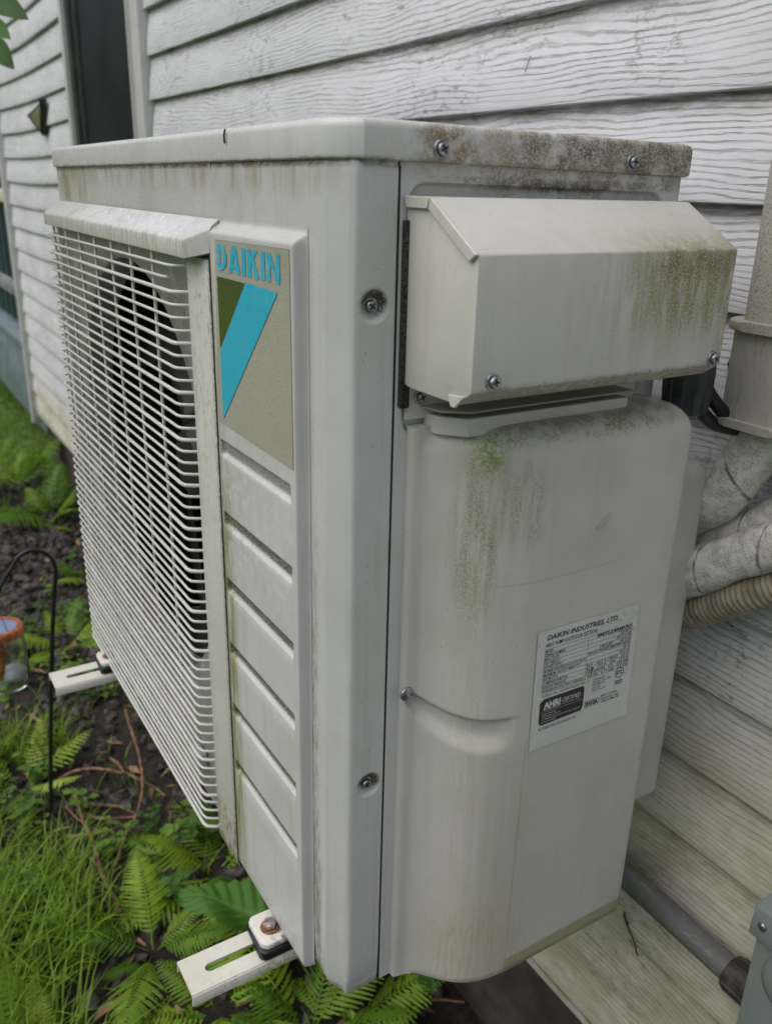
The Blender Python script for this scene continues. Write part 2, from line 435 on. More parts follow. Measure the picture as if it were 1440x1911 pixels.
# ------------------------------------------------------------------ HEAT PUMP
W_, H_, D_ = .806, .735, .31
hp = thing('heat_pump', 'weathered ivory outdoor heat pump with wire fan grille and blue logo', 'heat pump', (-.4, .155, 0))
lidtilt = lambda y: -.010 * max(0, y)
M_FRONT = paint('front_enamel', IV, .28, stains=[
    (((-.80, -.64), (-.02, .02), (.668, .712)), (.05, .02, .008), OLV, .95, 500, .36, .56, (34, 40, 8)),
    (((-.80, -.28), (-.01, .2), (.0, .64)), (.03, .02, .03), (.17, .16, .125), .85, (40, 40, 40), .28, .55),  # grime plus painted shade: darkens the plate behind the grille wires
    (((-.80, -.02), (-.02, .05), (.690, .712)), (.02, .02, .008), (.30, .25, .15), .7, (55, 55, 9), .40, .7),
    (((-.9, .02), (-.02, .06), (.7065, .713)), (.02, .02, .0015), (.12, .085, .05), .8, (90, 90, 200), .36, .6),
    (((-.047, -.034), (-.02, .004), (-.1, .44)), (.003, .01, .09), (.14, .125, .05), .75, (330, 200, 60), .42, .62),
    (((-.047, -.03), (-.02, .004), (-.1, .16)), (.004, .01, .06), (.15, .13, .05), .8, (160, 100, 30), .38, .62),
    (((-.9, .05), (-.02, .06), (-.02, .012)), (.02, .02, .010), (.17, .13, .06), .7, (70, 70, 50), .45, .7),
], usedirt=True)
# front plate with the round fan opening
FC, FR = (-.517, .36), .262
x0, x1, z0, z1 = -W_, -.222, .002, .712
angs = sorted(set([2 * PI * i / 72 for i in range(72)] + [math.atan2(zz - FC[1], xx - FC[0]) % (2 * PI) for xx in (x0, x1) for zz in (z0, z1)]))
V, F = [], []
for a in angs:
    ca, sa = math.cos(a), math.sin(a)
    t = min([(x1 - FC[0]) / ca if ca > 1e-9 else 9, (x0 - FC[0]) / ca if ca < -1e-9 else 9, (z1 - FC[1]) / sa if sa > 1e-9 else 9, (z0 - FC[1]) / sa if sa < -1e-9 else 9])
    V += [(FC[0] + t * ca, 0, FC[1] + t * sa), (FC[0] + FR * ca, 0, FC[1] + FR * sa), (FC[0] + (FR - .009) * ca, .005, FC[1] + (FR - .009) * sa), (FC[0] + (FR - .012) * ca, .013, FC[1] + (FR - .012) * sa), (FC[0] + (FR - .012) * ca, .038, FC[1] + (FR - .012) * sa)]
n = len(angs)
for i in range(n):
    j = (i + 1) % n
    for k in range(4): F.append((i * 5 + k, j * 5 + k, j * 5 + k + 1, i * 5 + k + 1))
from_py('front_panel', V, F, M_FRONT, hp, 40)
# corner column: flat strip, soft chamfer, return to the seam, two screw dimples
path = [(-.222, 0), (-.15, 0), (-.06, 0), (-.030, 0), (-.0245, 0), (-.0228, .0002), (-.0212, .0008), (-.0196, .0016)]
path += [(-.0196 + .0176 * i / 5, .0016 + .0090 * i / 5) for i in range(1, 6)] + [(-.0009, .0117), (-.0002, .0134), (0, .0152)]
path += [(0, y) for y in frange(.0165, .0425, .001)] + [(-.0012, .0436), (-.006, .0438)]
dim = [(.0262, .6195), (.0292, .2285)]
vz = sorted(set(frange(.010, .700, .03) + frange(.606, .634, .001) + frange(.2145, .2425, .001) + [0.002, .004, .007, .704, .708, .711]))
def colz(i, z):
    x, y = path[int(i)]
    d = 0
    for (dy, dz_) in dim:
        rr = math.hypot((y - dy) , (z - dz_)) / .0118
        if rr < 1 and y > .0155: d += .0052 * (1 - rr * rr) ** 1.3
    e = max(0, (.018 - z)) ; pull = e * e * 17          # rounded lower lip
    if z > .704: pull += (z - .704) ** 2 * 30
    nx, ny = (0, 1) if y < .0005 else ((-.5, .86) if x < -.002 else (-1, 0))
    if y > .0437: nx = ny = 0
    zz = z
    if z < .02: zz = z - .006 * sstep(-.06, -.01, x) * (1 - z / .02)
    return (x - d * (1 if y > .0155 else 0) + nx * pull, y + ny * pull, zz)
def coldirt(i, z):
    x, y = path[int(i)]; v = 0
    for (dy, dz_) in dim:
        rr = math.hypot(y - dy, z - dz_ - .001) / .0118
        up = sstep(-.006, .005, (z - dz_) + .45 * (y - dy))
        if rr < 1.05: v = max(v, (1.0 - sstep(.60, 1.05, rr)) * (.5 + 1.6 * up))
    return v
sheet('corner_column', list(range(len(path))), vz, colz, M_FRONT, hp, coldirt, 60)

# badge panel: raised sheet with six pressed grooves
GR = [.4760, .4075, .3400, .2710, .2015, .1335]
M_BADGE = paint('badge_enamel', IV, .38, stains=[
    (((-.215, -.182), None, (-.02, .46)), (.012, .01, .10), (.20, .20, .06), .9, (160, 80, 14), .34, .58),
    (((-.215, -.198), None, (-.02, .66)), (.006, .01, .10), (.20, .17, .07), .8, (300, 200, 40), .40, .66),
    (((-.2, -.05), None, (.36, .48)), (.02, .01, .03), (.62, .63, .62), .55, 90, .50, .56),
    (((-.215, -.06), None, (-.03, .03)), (.01, .01, .02), (.25, .2, .1), .6, (120, 90, 60), .45, .7)],
    usedirt=True)
def bh(x, z):
    h = .0105 * sstep(-.0445, -.0478, x) * sstep(.6655, .6560, z)
    for g in GR:
        ex = sstep(-.0560, -.0585, x) * sstep(-.2005, -.1965, x)
        dz = z - g
        h -= .0034 * ex * sstep(.0062, .0046, dz) * sstep(-.0105, -.0056, dz)
    e = max(0, .006 - z); h -= e * e * 70
    return h
def bd(x, z):
    v = .0
    for g in GR:
        ex = sstep(-.0560, -.0585, x) * sstep(-.2025, -.1985, x)
        dz = z - g
        v = max(v, ex * sstep(.0068, .0054, dz) * sstep(-.0078, -.0030, dz) * (1.3 if g < .44 else .8))
    return v
ux = sorted(set([-.2040, -.2035] + frange(-.2030, -.194, .0013) + frange(-.19, -.066, .008) + frange(-.0655, -.050, .0025) + frange(-.0595, -.0555, .0007) + frange(-.0490, -.0440, .0005)))
uz = set(frange(.0, .64, .018) + frange(.648, .668, .0016) + [.002, .004, .006])
for g in GR: uz |= set(frange(g - .0105, g + .0075, .0008))
def bfn(x, z):
    h = bh(x, z)
    if x < -.2037: h = -.012
    return (x, -h - .0004, z)
sheet('badge_panel', ux, sorted(uz), bfn, M_BADGE, hp, bd, 60)

# logo sticker
b = bmesh.new()
for (a, c_) in (((-.2012, .4985), (-.0503, .4957)), ((-.0503, .4957), (-.0515, .6530)), ((-.0515, .6530), (-.1905, .6515)), ((-.1905, .6515), (-.2012, .4985))):
    tube(b, [Vector((a[0], -.0110, a[1])), Vector((a[0] * .5 + c_[0] * .5, -.0110, a[1] * .5 + c_[1] * .5)), Vector((c_[0], -.0110, c_[1]))], .00032, 4)
from_bm('sticker_edge', b, simple('sticker_edge_grime', (.10, .095, .07), .8), hp, 0)
yS = -.0113
M_FOIL = paint('foil_sticker', (.41, .395, .335), .32, stains=[(((-.2, -.05), None, (.49, .66)), .01, (.22, .2, .15), .5, (160, 100, 900), .5, .62)], speck=2.6)
M_CYAN = paint('cyan_print', (.03, .43, .60), .35, stains=[
    (((-.196, -.172), None, (.62, .66)), (.006, .01, .02), (.30, .50, .62), .8, (90, 90, 260), .46, .62),
    (((-.11, -.06), None, (.62, .66)), (.012, .01, .02), (.38, .42, .38), .6, (420, 100, 120), .50, .60)], speck=.8, streak=.03, filmamt=.14)
t = NT('mirror_foil'); t.bsdf(t.mix(t.mr(t.noise(t.pos(), 240, 5), .55, .75), (.42, .42, .40), (.25, .24, .2)), .10, 1.0, t.bump(t.noise(t.pos(), 40, 3), .08, .002)); M_MIR = t.m
st = from_py('logo_sticker', [(-.2012, yS, .4985), (-.0503, yS, .4957), (-.0515, yS, .6530), (-.1905, yS, .6515)], [(0, 1, 2, 3)], M_FOIL, hp, 0)
from_py('mirror_triangle', [(-.1885, yS - .0003, .5640), (-.1304, yS - .0003, .6232), (-.1885, yS - .0003, .6232)], [(0, 1, 2)], M_MIR, st, 0)
from_py('logo_stripe', [(-.1880, yS - .0005, .5028), (-.0703, yS - .0005, .6225), (-.1284, yS - .0005, .6240), (-.1883, yS - .0005, .5619)], [(0, 1, 2, 3)], M_CYAN, st, 0)
def letters():
    D = [[(0, 0), (.2, 0), (.2, 1), (0, 1)]]
    for i in range(8):
        a0, a1 = PI / 2 - PI * i / 8, PI / 2 - PI * (i + 1) / 8
        P = lambda a, k: (.2 + (.42 if k else .2) * math.cos(a), .5 + (.5 if k else .3) * math.sin(a))
        D.append([P(a0, 0), P(a1, 0), P(a1, 1), P(a0, 1)])
    A = [[(0, 0), (.2, 0), (.36, .70), (.36, 1), (.24, 1)], [(.72, 0), (.48, 1), (.3605, 1), (.3605, .70), (.52, 0)], [(.19, .17), (.53, .17), (.495, .33), (.225, .33)]]
    I = [[(0, 0), (.22, 0), (.22, 1), (0, 1)]]
    K = [[(0, 0), (.21, 0), (.21, 1), (0, 1)], [(.2105, .42), (.60, 1), (.37, 1), (.2105, .74)], [(.262, .50), (.42, 0), (.66, 0), (.395, .70)]]
    N = [[(0, 0), (.19, 0), (.19, 1), (0, 1)], [(.47, 0), (.66, 0), (.66, 1), (.47, 1)], [(.1905, .62), (.4695, 0), (.4695, .40), (.1905, 1)]]
    return [(D, .62), (A, .72), (I, .22), (K, .66), (I, .22), (N, .66)]
cxs = -.1858; sx = .1195 / (sum(wd for _, wd in letters()) + 5 * .10); 
for polys, wd in letters():
    V, F = [], []; e = 0
    for poly in polys:
        b0 = len(V); e += 1
        for (px, pz) in poly:
            X = cxs + px * sx; V.append((X + (pz - .5) * .0035 * 0, yS - .0004 - e * .00002, .6286 + .0205 * pz))
        F.append(tuple(range(b0, len(V))))
    from_py('logo_letter', V, F, M_CYAN, st, 0)
    cxs += (wd + .10) * sx

# ---- fan grille
M_WIRE = paint('grille_wire_coat', (.61, .61, .575), .34, speck=.6, filmamt=.5)
M_FRAME = paint('grille_frame_enamel', (.60, .595, .56), .36, stains=[
    (((-.217, -.206), None, (-.02, .67)), (.006, .02, .05), (.022, .02, .013), .95, (620, 400, 240), .42, .56),
    (((-.28, -.2), None, (.40, .64)), (.03, .02, .05), (.10, .09, .05), .6, (200, 200, 90), .55, .66),
    (((-.28, -.2), None, (-.02, .045)), (.02, .02, .015), (.20, .14, .06), .9, (130, 130, 60), .42, .64),
    (((-.81, -.2), None, (.634, .668)), (.02, .02, .01), (.30, .28, .18), .5, (60, 90, 40), .5, .7)], speck=1.4)
t = NT('scuffed_visor'); p = t.pos()
scr = t.noise(t.vmul(t.vadd(p, (0, 0, 0)), (420, 120, 150)), 1.0, 4, .7)
pat = t.math('MULTIPLY', t.mr(scr, .47, .58), t.boxmask(((-.64, -.25), None, (.64, .672)), (.07, .02, .01)))
c = t.mix(t.mr(t.noise(p, 30, 5), .4, .7), (.60, .60, .57), (.50, .495, .47)); c = t.mix(t.math('MULTIPLY', pat, .8), c, (.80, .80, .82))
c = t.mix(t.math('MULTIPLY', t.boxmask((None, (-.03, -.0195), (.60, .652)), (.01, .001, .003)), t.mr(t.noise(p, (160, 40, 30), 4), .42, .66)), c, (.50, .48, .40))
t.bsdf(c, .20, 0, t.bump(scr, .04, .001), .5); M_VISOR = t.m
t = NT('black_grime'); p = t.pos()
c = t.mix(t.mr(t.noise(p, 1300, 3, .8), .58, .68), (.008, .008, .006), (.15, .13, .09)); t.bsdf(c, .95, 0, t.bump(t.noise(p, 1200, 3), .8, .002)); M_GASK_ = t.m
gr_ = bmesh.new()
# visor: sloping hood with mitred right end
yb, yf = -.0012, -.0235
P = {'a': (-.806, yb, .668), 'b': (-.207, yb, .6665), 'c': (-.236, yf, .6490), 'd': (-.806, yf, .6520), 'e': (-.243, yf, .6335), 'f': (-.806, yf, .6365), 'g': (-.208, yb - .008, .6400), 'h': (-.2065, yb - .008, .6600), 'i': (-.806, yb, .640), 'k': (-.245, yb - .002, .6345), 'j': (-.208, yb, .6395)}
vt = {k: gr_.verts.new(v) for k, v in P.items()}
for f in ('abcd', 'dcef', 'bhc', 'hgec', 'fekji'[:2] + 'ki', 'egjk', 'bjgh'): gr_.faces.new([vt[k] for k in f])
gr_.faces.new([vt[k] for k in 'adfi'])
es = [e for e in gr_.edges if {e.verts[0], e.verts[1]} in ({vt['d'], vt['c']}, {vt['a'], vt['b']}, {vt['c'], vt['h']}, {vt['e'], vt['f']}, {vt['c'], vt['e']})]
bmesh.ops.bevel(gr_, geom=es, offset=.0022, segments=3, profile=.5, affect='EDGES')
grille = from_bm('fan_grille', gr_, M_VISOR, hp, 30)
b = bmesh.new(); prism(b, [(-.2725, yb), (-.2725, -.0085), (-.2090, -.0085), (-.2075, yb)], 2, -.012, .634, .0018); from_bm('grille_frame', b, M_FRAME, grille)
b = bmesh.new(); prism(b, [(-.812, yb), (-.812, -.0085), (-.800, -.0085), (-.800, yb)], 2, -.010, .636, .0015); from_bm('grille_frame', b, M_FRAME, grille)
b = bmesh.new(); box(b, -.2118, -.2035, -.0094, -.0006, -.006, .653); from_bm('grime', b, M_GASK_, grille, 0)
NW = 55
for k in range(NW):
    z = .6245 - k * .01163
    r = .0016 if k % 4 != 2 else .0021
    if k == 1:   pts = [(-.805, -.006, z), (-.8035, -.020, z), (-.798, -.0212, z), (-.30, -.0212, z), (-.288, -.021, z + .001)]
    elif k == 50: pts = [(-.805, -.006, z), (-.8035, -.020, z), (-.798, -.0212, z), (-.34, -.0212, z), (-.315, -.0205, z - .001), (-.285, -.0205, z - .002), (-.2775, -.018, z - .002), (-.2715, -.006, z - .002)]
    else:
        j = rnd.uniform(-.0004, .0004)
        pts = [(-.805, -.006, z), (-.8035, -.020, z), (-.798, -.0212, z), (-.55, -.0212 + j, z + j), (-.286, -.0212, z), (-.2795, -.0195, z), (-.2745, -.0125, z), (-.2715, -.006, z)]
    b = bmesh.new(); tube(b, pts, r, 6); from_bm('grille_wire', b, M_WIRE, grille, 80)
for k in range(7):
    x = -.344 - .073 * k
    b = bmesh.new(); tube(b, [(x, -.0168, .640), (x, -.0168, .3), (x, -.0168, -.006)], .0018, 6); from_bm('grille_rod', b, M_WIRE, grille, 80)
b = bmesh.new(); box(b, -.345, -.318, -.0175, -.001, .044, .066, .002); from_bm('grille_clip', b, M_FRAME, grille)
b = bmesh.new(); box(b, -.795, -.770, -.0175, -.001, .044, .066, .002); from_bm('grille_clip', b, M_FRAME, grille)
# fan inside
M_FAN = simple('fan_plastic', (.022, .020, .019), .45, var=.2, scale=20)
M_DARK = simple('coil_fins_dark', (.012, .012, .012), .6, var=.4, scale=90)
fan = from_bm('fan', (lambda b: (lathe(b, [(.0, .060), (.04, .061), (.052, .075), (.055, .135)], (FC[0], 0, FC[1]), 24, 1), b)[1])(bmesh.new()), M_FAN, hp)
for q in range(3):
    V, F = [], []
    for i in range(11):
        for j in range(13):
            rr = .05 + (FR - .078) * i / 10; a = q * 2 * PI / 3 + 1.25 + (j / 12) * (.95 + .30 * i / 10) + .25 * (i / 10) ** 2
            rim = 1 - .05 * (abs(j - 6) / 6) ** 3
            V.append((FC[0] + rr * rim * math.cos(a), .128 - .058 * j / 12 + .01 * math.sin(i * .3), FC[1] + rr * rim * math.sin(a)))
    for i in range(10):
        for j in range(12): F.append((i * 13 + j, i * 13 + j + 1, i * 13 + j + 14, i * 13 + j + 13))
    o = from_py('fan_blade', V, F, M_FAN, fan, 60); md = o.modifiers.new('thick', 'SOLIDIFY'); md.thickness = .003
b = bmesh.new(); box(b, FC[0] - .02, FC[0] + .02, .15, .18, .03, .70); lathe(b, [(.0, .138), (.05, .138), (.05, .19), (0, .19)], (FC[0], 0, FC[1]), 20, 1); from_bm('motor_mount', b, simple('galvanised', (.25, .25, .25), .45, .8), hp)
b = bmesh.new()
box(b, -.800, -.26, .272, .29, .01, .705); box(b, -.270, -.255, .03, .271, .01, .705); box(b, -.802, -.79, .03, .271, .01, .705); from_bm('coil', b, M_DARK, hp, 0)
b = bmesh.new(); box(b, -.800, -.034, .016, .300, -.003, .0015); from_bm('base_pan', b, M_FRONT, hp, 0)
b = bmesh.new(); box(b, -.8055, -.802, .002, .309, .002, .711, .001); box(b, -.802, -.003, .306, .309, .002, .708, .001); from_bm('rear_panel', b, M_FRONT, hp)

# ---- lid
M_LID = paint('lid_enamel', (.605, .605, .595), .27, stains=[
    (((-.02, .02), (.045, .33), (.69, .74)), (.02, .035, .01), (.38, .32, .21), .8, 600, .34, .62, 45),
    (((-.02, .02), (.12, .33), (.700, .7345)), (.02, .03, .005), (.22, .15, .085), .95, 700, .36, .54, 50),
    (((-.02, .02), (.055, .105), (.706, .733)), (.02, .016, .006), (.21, .14, .065), .95, 700, .36, .54, 90),
    (((-.02, .02), (.155, .23), (.706, .7345)), (.02, .03, .006), (.075, .05, .03), .95, 700, .43, .55, 80),
    (((-.02, .02), (.24, .33), (.703, .7345)), (.02, .02, .006), (.10, .065, .04), .9, 700, .42, .55, 60),
    (((-.9, .02), (-.02, .32), (.706, .7125)), (.02, .02, .0012), (.16, .115, .065), .6, (90, 90, 200), .40, .62)], speck=1.0, streak=.05)
o_ = .0035
pl = [(-W_ - o_, -o_), (-.0225 - o_ * .4, -o_), (-.017, -o_ + .0012), (o_ - .0035, .0100), (o_, .0150), (o_, D_ + .004), (-W_ - o_, D_ + .004)]
b = bmesh.new()
def lidring(ins, z):
    c = []
    for i, (x, y) in enumerate(pl):
        xx = min(max(x, -W_ - o_ + ins), 9); yy = y
        cx_, cy_ = -.4, .15
        nx = -1 if x < -.7 else (1 if x > -.001 else 0.35 if x > -.02 else 0); ny = -1 if y < 0.0 else (1 if y > .3 else -.35 if y < .012 else 0)
        c.append(b.verts.new((x - nx * ins, y - ny * ins, z + lidtilt(y))))
    return c
rings = [lidring(.0025, .7105), lidring(.0004, .7115), lidring(0, .7135)] + [lidring(.006 * (1 - math.cos(PI / 2 * k / 5)), .729 + .006 * math.sin(PI / 2 * k / 5)) for k in range(6)]
for i in range(len(rings) - 1):
    for k in range(len(pl)): b.faces.new((rings[i][k], rings[i][(k + 1) % len(pl)], rings[i + 1][(k + 1) % len(pl)], rings[i + 1][k]))
b.faces.new(rings[-1]); b.faces.new(list(reversed(rings[0])))
lid = from_bm('lid', b, M_LID, hp, 28)

# ---- right side panel with recessed bay
M_SIDEP = paint('side_enamel', IV, .4, stains=[
    (((-.02, .02), (.07, .33), (.697, .714)), (.02, .05, .004), (.21, .15, .085), .9, 700, .34, .58, 55),
    (((-.02, .02), (.085, .30), (.6965, .7025)), (.02, .03, .0015), (.10, .072, .04), .85, 500, .36, .58, 60),
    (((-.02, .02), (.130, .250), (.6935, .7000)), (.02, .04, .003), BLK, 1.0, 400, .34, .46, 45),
    (((-.02, .02), (.11, .29), (.684, .699)), (.02, .03, .006), GRN, .6, 500, .44, .60, 90)], speck=1.2)
def sfn(y, z):
    m = min(y - .0515, .2925 - y, z - .525, .6988 - z)
    # rounded corners of the bay
    cy = min(max(y, .0515 + .014), .2925 - .014); cz_ = min(max(z, .525 + .014), .6988 - .014)
    if y < .0655 or y > .2785:
        if z > .6848 or z < .539: m = .014 - math.hypot(y - cy, z - cz_)
    d = .0042 * sstep(-.0004, .0022, m)
    e = max(0, .0475 - y)
    return (-.0006 - d - e * e * 60, y, z + lidtilt(y) * sstep(.5, .7, z))
yy = sorted(set([.0444, .0449, .0455, .0465, .048] + frange(.049, .070, .0010) + frange(.07, .275, .02) + frange(.275, .296, .0015) + [.30, .305, .3085, .3095]))
zz = sorted(set([.001] + frange(.02, .5, .08) + frange(.52, .545, .0025) + frange(.55, .67, .02) + frange(.679, .703, .0010) + [.705, .711]))
sheet('side_panel', yy, zz, sfn, M_SIDEP, hp, None, 50)
b = bmesh.new(); box(b, -.012, -.0008, .0438, .0450, .001, .708); from_bm('seam', b, simple('seam_dark', (.01, .01, .01), .8), hp, 0)
t = NT('gritty_gasket'); p = t.pos()
c = t.mix(t.mr(t.noise(p, 1100, 3, .8), .54, .62), (.006, .006, .005), (.24, .23, .20)); t.bsdf(c, .95, 0, t.bump(t.noise(p, 1200, 3), .8, .002)); M_GASK = t.m
b = bmesh.new(); box(b, -.006, .0042, .0472, .0545, .548, .6745, .001); from_bm('gasket', b, M_GASK, hp)

# ---- screws
M_ZINC = simple('zinc', (.34, .35, .38), .32, .9, var=.25, scale=300)
M_ZDARK = simple('screw_recess', (.012, .011, .01), .6)
def screw(name, y, z, x, r=.0062, parent=None, round_=False):
    sc = bmesh.new()
    if round_: lathe(sc, [(r, 0), (r, .0006), (r * .93, .0016), (r * .6, .0026), (0.0001, .0030)], (x, y, z), 20, 0)
    else:
        lathe(sc, [(r, 0), (r, .0007), (r * .95, .0011), (r * .8, .0012)], (x, y, z), 20, 0)
        a0 = rnd.uniform(0, 1); hexp = [(y + r * .76 * math.cos(a0 + k * PI / 3), z + r * .76 * math.sin(a0 + k * PI / 3)) for k in range(6)]
        prism(sc, hexp, 0, x + .0008, x + .0040, .0007, 1)
    o = from_bm(name, sc, M_ZINC, parent, 35)
    cr = bmesh.new(); a0 = rnd.uniform(0, 1.5); h = x + (.0024 if round_ else .0038)
    for k in range(2):
        a = a0 + k * PI / 2; d = Vector((0, math.cos(a), math.sin(a))); e = Vector((0, -math.sin(a), math.cos(a)))
        L, t_ = r * .46, r * .13
        c0 = Vector((h + .0003 + k * .00005, y, z))
        cr.faces.new([cr.verts.new(c0 + d * s1 * L + e * s2 * t_) for s1, s2 in ((-1, -1), (1, -1), (1, 1), (-1, 1))])
    from_bm('cross_recess', cr, M_ZDARK, o, 0)
    return o
for (dy, dz_) in dim: screw('screw', dy - .0008, dz_, -.0048, .0058, hp)
screw('screw', .0728, .7185, .0036, .0062, lid); screw('screw', .2485, .7165, .0036, .0060, lid)

# ---- wiring cover (upper box)
M_BOX = paint('wiring_cover_enamel', (.575, .565, .525), .38, stains=[  # base warmer than the front enamel: warm bounce light put into the colour
    (((.05, .09), (.14, .30), (.585, .662)), (.01, .07, .02), (.36, .345, .19), .7, 700, .36, .62, (70, 70, 12)),
    (((.05, .09), (.18, .30), (.605, .662)), (.01, .06, .018), OLV, 1.0, 700, .36, .52, (100, 100, 14)),
    (((.05, .09), (.20, .295), (.636, .662)), (.01, .04, .012), (.12, .105, .04), .95, 700, .40, .53, (80, 80, 50)),
    (((.05, .09), (.225, .295), (.600, .66)), (.01, .03, .02), (.19, .20, .045), .85, 700, .42, .60, (150, 150, 14)),
    (((.05, .09), (.276, .30), (.565, .662)), (.01, .008, .02), (.17, .155, .045), .95, 800, .40, .58, (200, 200, 60)),
    (((.05, .09), (.06, .30), (.555, .5755)), (.02, .03, .003), (.26, .22, .12), .9, 700, .36, .60, (160, 160, 160)),
    (((.05, .09), (.06, .30), (.5725, .5765)), (.02, .03, .0015), (.10, .09, .045), .8, 500, .42, .58, (120, 120, 120)),
    (((.02, .09), (.16, .29), (.664, .69)), (.02, .06, .01), (.47, .46, .33), .55, 600, .42, .64, 60),
    (((.02, .07), (.04, .052), (.64, .69)), (.01, .006, .012), (.42, .39, .28), .5, (300, 300, 60), .45, .65)], speck=1.0, streak=.06)
BX = .080
prof = [(.000, .6895), (.0300, .6892), (BX, .6580), (BX, .5740), (.0660, .5640), (.010, .5640), (0, .566)]
wc = bmesh.new(); prism(wc, prof, 1, .0500, .2870, .0012, 2)
box_ = from_bm('wiring_cover', wc, M_BOX, hp, 28)
# folded edge of the hood over the left cheek, and the bottom tab
for P0, P1, wd in (((.0005, .6897), (.0302, .6895), .0075), ((.0302, .6895), (BX + .0006, .6583), .0075)):
    b = bmesh.new(); d = Vector((P1[0] - P0[0], P1[1] - P0[1])).normalized(); nn = Vector((d.y, -d.x))
    if nn.y > 0: nn = -nn
    prism(b, [P0, P1, (P1[0] + nn.x * wd - (d.x * .003), P1[1] + nn.y * wd - d.y * .003), (P0[0] + nn.x * wd + d.x * .002, P0[1] + nn.y * wd + d.y * .002)], 1, .0472, .0498, .0006, 1)
    from_bm('hood_fold', b, M_BOX, box_)
b = bmesh.new(); prism(b, [(.0590, .5700), (.0770, .5720), (.0668, .5625), (.0620, .5625)], 1, .0474, .0497, .0005, 1); from_bm('corner_tab', b, M_BOX, box_)
for (y, z) in ((.0668, .5805), (.2775, .5790)): screw('screw', y, z, BX, .0060, box_)
b = bmesh.new(); prism(b, [(.0535, .5380), (.287, .5380), (.287, .5735), (.0535, .5735)], 0, -.004, .0008, .0008, 1); from_bm('bracket_plate', b, M_BOX, hp)
screw('screw', .0655, .5545, .0008, .0056, hp)
# bent tray and lip under the wiring cover
M_TRAY = paint('tray_enamel', (.35, .33, .29), .4, speck=1)
b = bmesh.new(); prism(b, [(.0, .0660), (.020, .0700), (.0325, .0870), (.0325, .2500), (0, .2500)], 2, .5462, .5478, .0005, 1); from_bm('drip_tray', b, M_TRAY, hp)
b = bmesh.new(); prism(b, [(-.003, .0715), (.012, .0735), (.0290, .0890), (.0290, .2480), (-.003, .2480)], 2, .5280, .5415, .0006, 1); from_bm('cover_lip', b, M_BOX, hp, 20)
b = bmesh.new(); prism(b, [(-.003, .2490), (.004, .2490), (.004, .283), (-.003, .283)], 2, .5180, .5500, .003, 2); from_bm('lip_ear', b, M_BOX, hp)

# ---- valve cover (lower moulding)
M_VC = paint('valve_cover_plastic', (.56, .545, .50), .34, stains=[  # warm tint of the light on this side painted into the plastic
    (((-.02, .06), (.085, .33), (.524, .56)), (.01, .04, .004), (.22, .22, .13), .75, 600, .38, .58, (60, 60, 60)),
    (((.0, .06), (.09, .28), (.520, .56)), (.01, .03, .005), (.20, .22, .06), .9, 500, .44, .60, (60, 60, 60)),
    (((.03, .06), (.088, .112), (.502, .540)), (.01, .008, .010), (.18, .23, .03), .95, 420, .40, .56),
    (((.02, .06), (.082, .118), (.375, .515)), (.02, .014, .05), (.24, .225, .14), .9, 850, .40, .60, (110, 110, 12)),
    (((.02, .06), (.084, .110), (.40, .50)), (.02, .012, .03), (.17, .16, .085), .85, 800, .44, .58, (170, 170, 16)),
    (((.02, .06), (.116, .150), (.445, .508)), (.02, .014, .02), (.20, .20, .07), .9, 750, .42, .58, (130, 130, 20)),
    (((.02, .06), (.085, .115), (.10, .40)), (.02, .014, .08), (.38, .36, .29), .7, 700, .40, .62, (160, 160, 10)),
    (((.02, .06), (.115, .165), (-.01, .30)), (.02, .018, .08), (.40, .37, .24), .7, 600, .38, .64, (130, 130, 8)),
    (((.02, .06), (.1495, .1515), (.0, .26)), (.02, .0006, .01), (.26, .23, .15), .6, (200, 200, 30), .35, .6),
    (((.02, .06), (.15, .32), (-.01, .018)), (.02, .01, .0022), (.25, .235, .08), 1.0, (260, 260, 110), .20, .50),
    (((.02, .06), (.085, .15), (-.01, .08)), (.02, .03, .03), (.37, .32, .14), .8, (420, 420, 60), .40, .62, (150, 150, 8)),
    (((.02, .06), (.26, .32), (.0, .36)), (.02, .03, .05), (.42, .39, .29), .5, 400, .42, .66, (60, 60, 12)),
    (((.02, .06), (.11, .24), (.4105, .4115)), (.02, .03, .0004), (.3, .29, .26), .7, (160, 160, 4), .3, .5)], speck=1.0, filmamt=.35, streak=.06)
ctrl = [(.0035, .0572), (.0050, .0600), (.0060, .0660), (.0078, .0710), (.0140, .0790), (.0225, .0870), (.0330, .0965), (.0410, .1060), (.0468, .1170), (.0510, .1310), (.0532, .1460), (.0540, .1620)]
cp = [Vector((x, y, 0)) for x, y in ctrl]
cp = [Vector((-.002, .0568, 0))] + spline(cp, 4) + [Vector((.0540, y, 0)) for y in frange(.172, .290, .02)] + [Vector((.0540 - .010 * (1 - math.cos(a)), .297 + .010 * math.sin(a), 0)) for a in [PI / 2 * k / 5 for k in range(6)]] + [Vector((.02, .3072, 0)), Vector((-.03, .3072, 0))]
nrm = []
for i in range(len(cp)):
    d = (cp[min(i + 1, len(cp) - 1)] - cp[max(i - 1, 0)]).normalized(); nrm.append(Vector((d.y, -d.x, 0)) if True else None)
ZT = .5335
gcy = [(.056, .3080, .0055), (.066, .2990, .0100), (.078, .2865, .0135), (.090, .2780, .0160), (.104, .2740, .0170), (.120, .2732, .0172), (.136, .2745, .0165), (.16, .278, .016)]
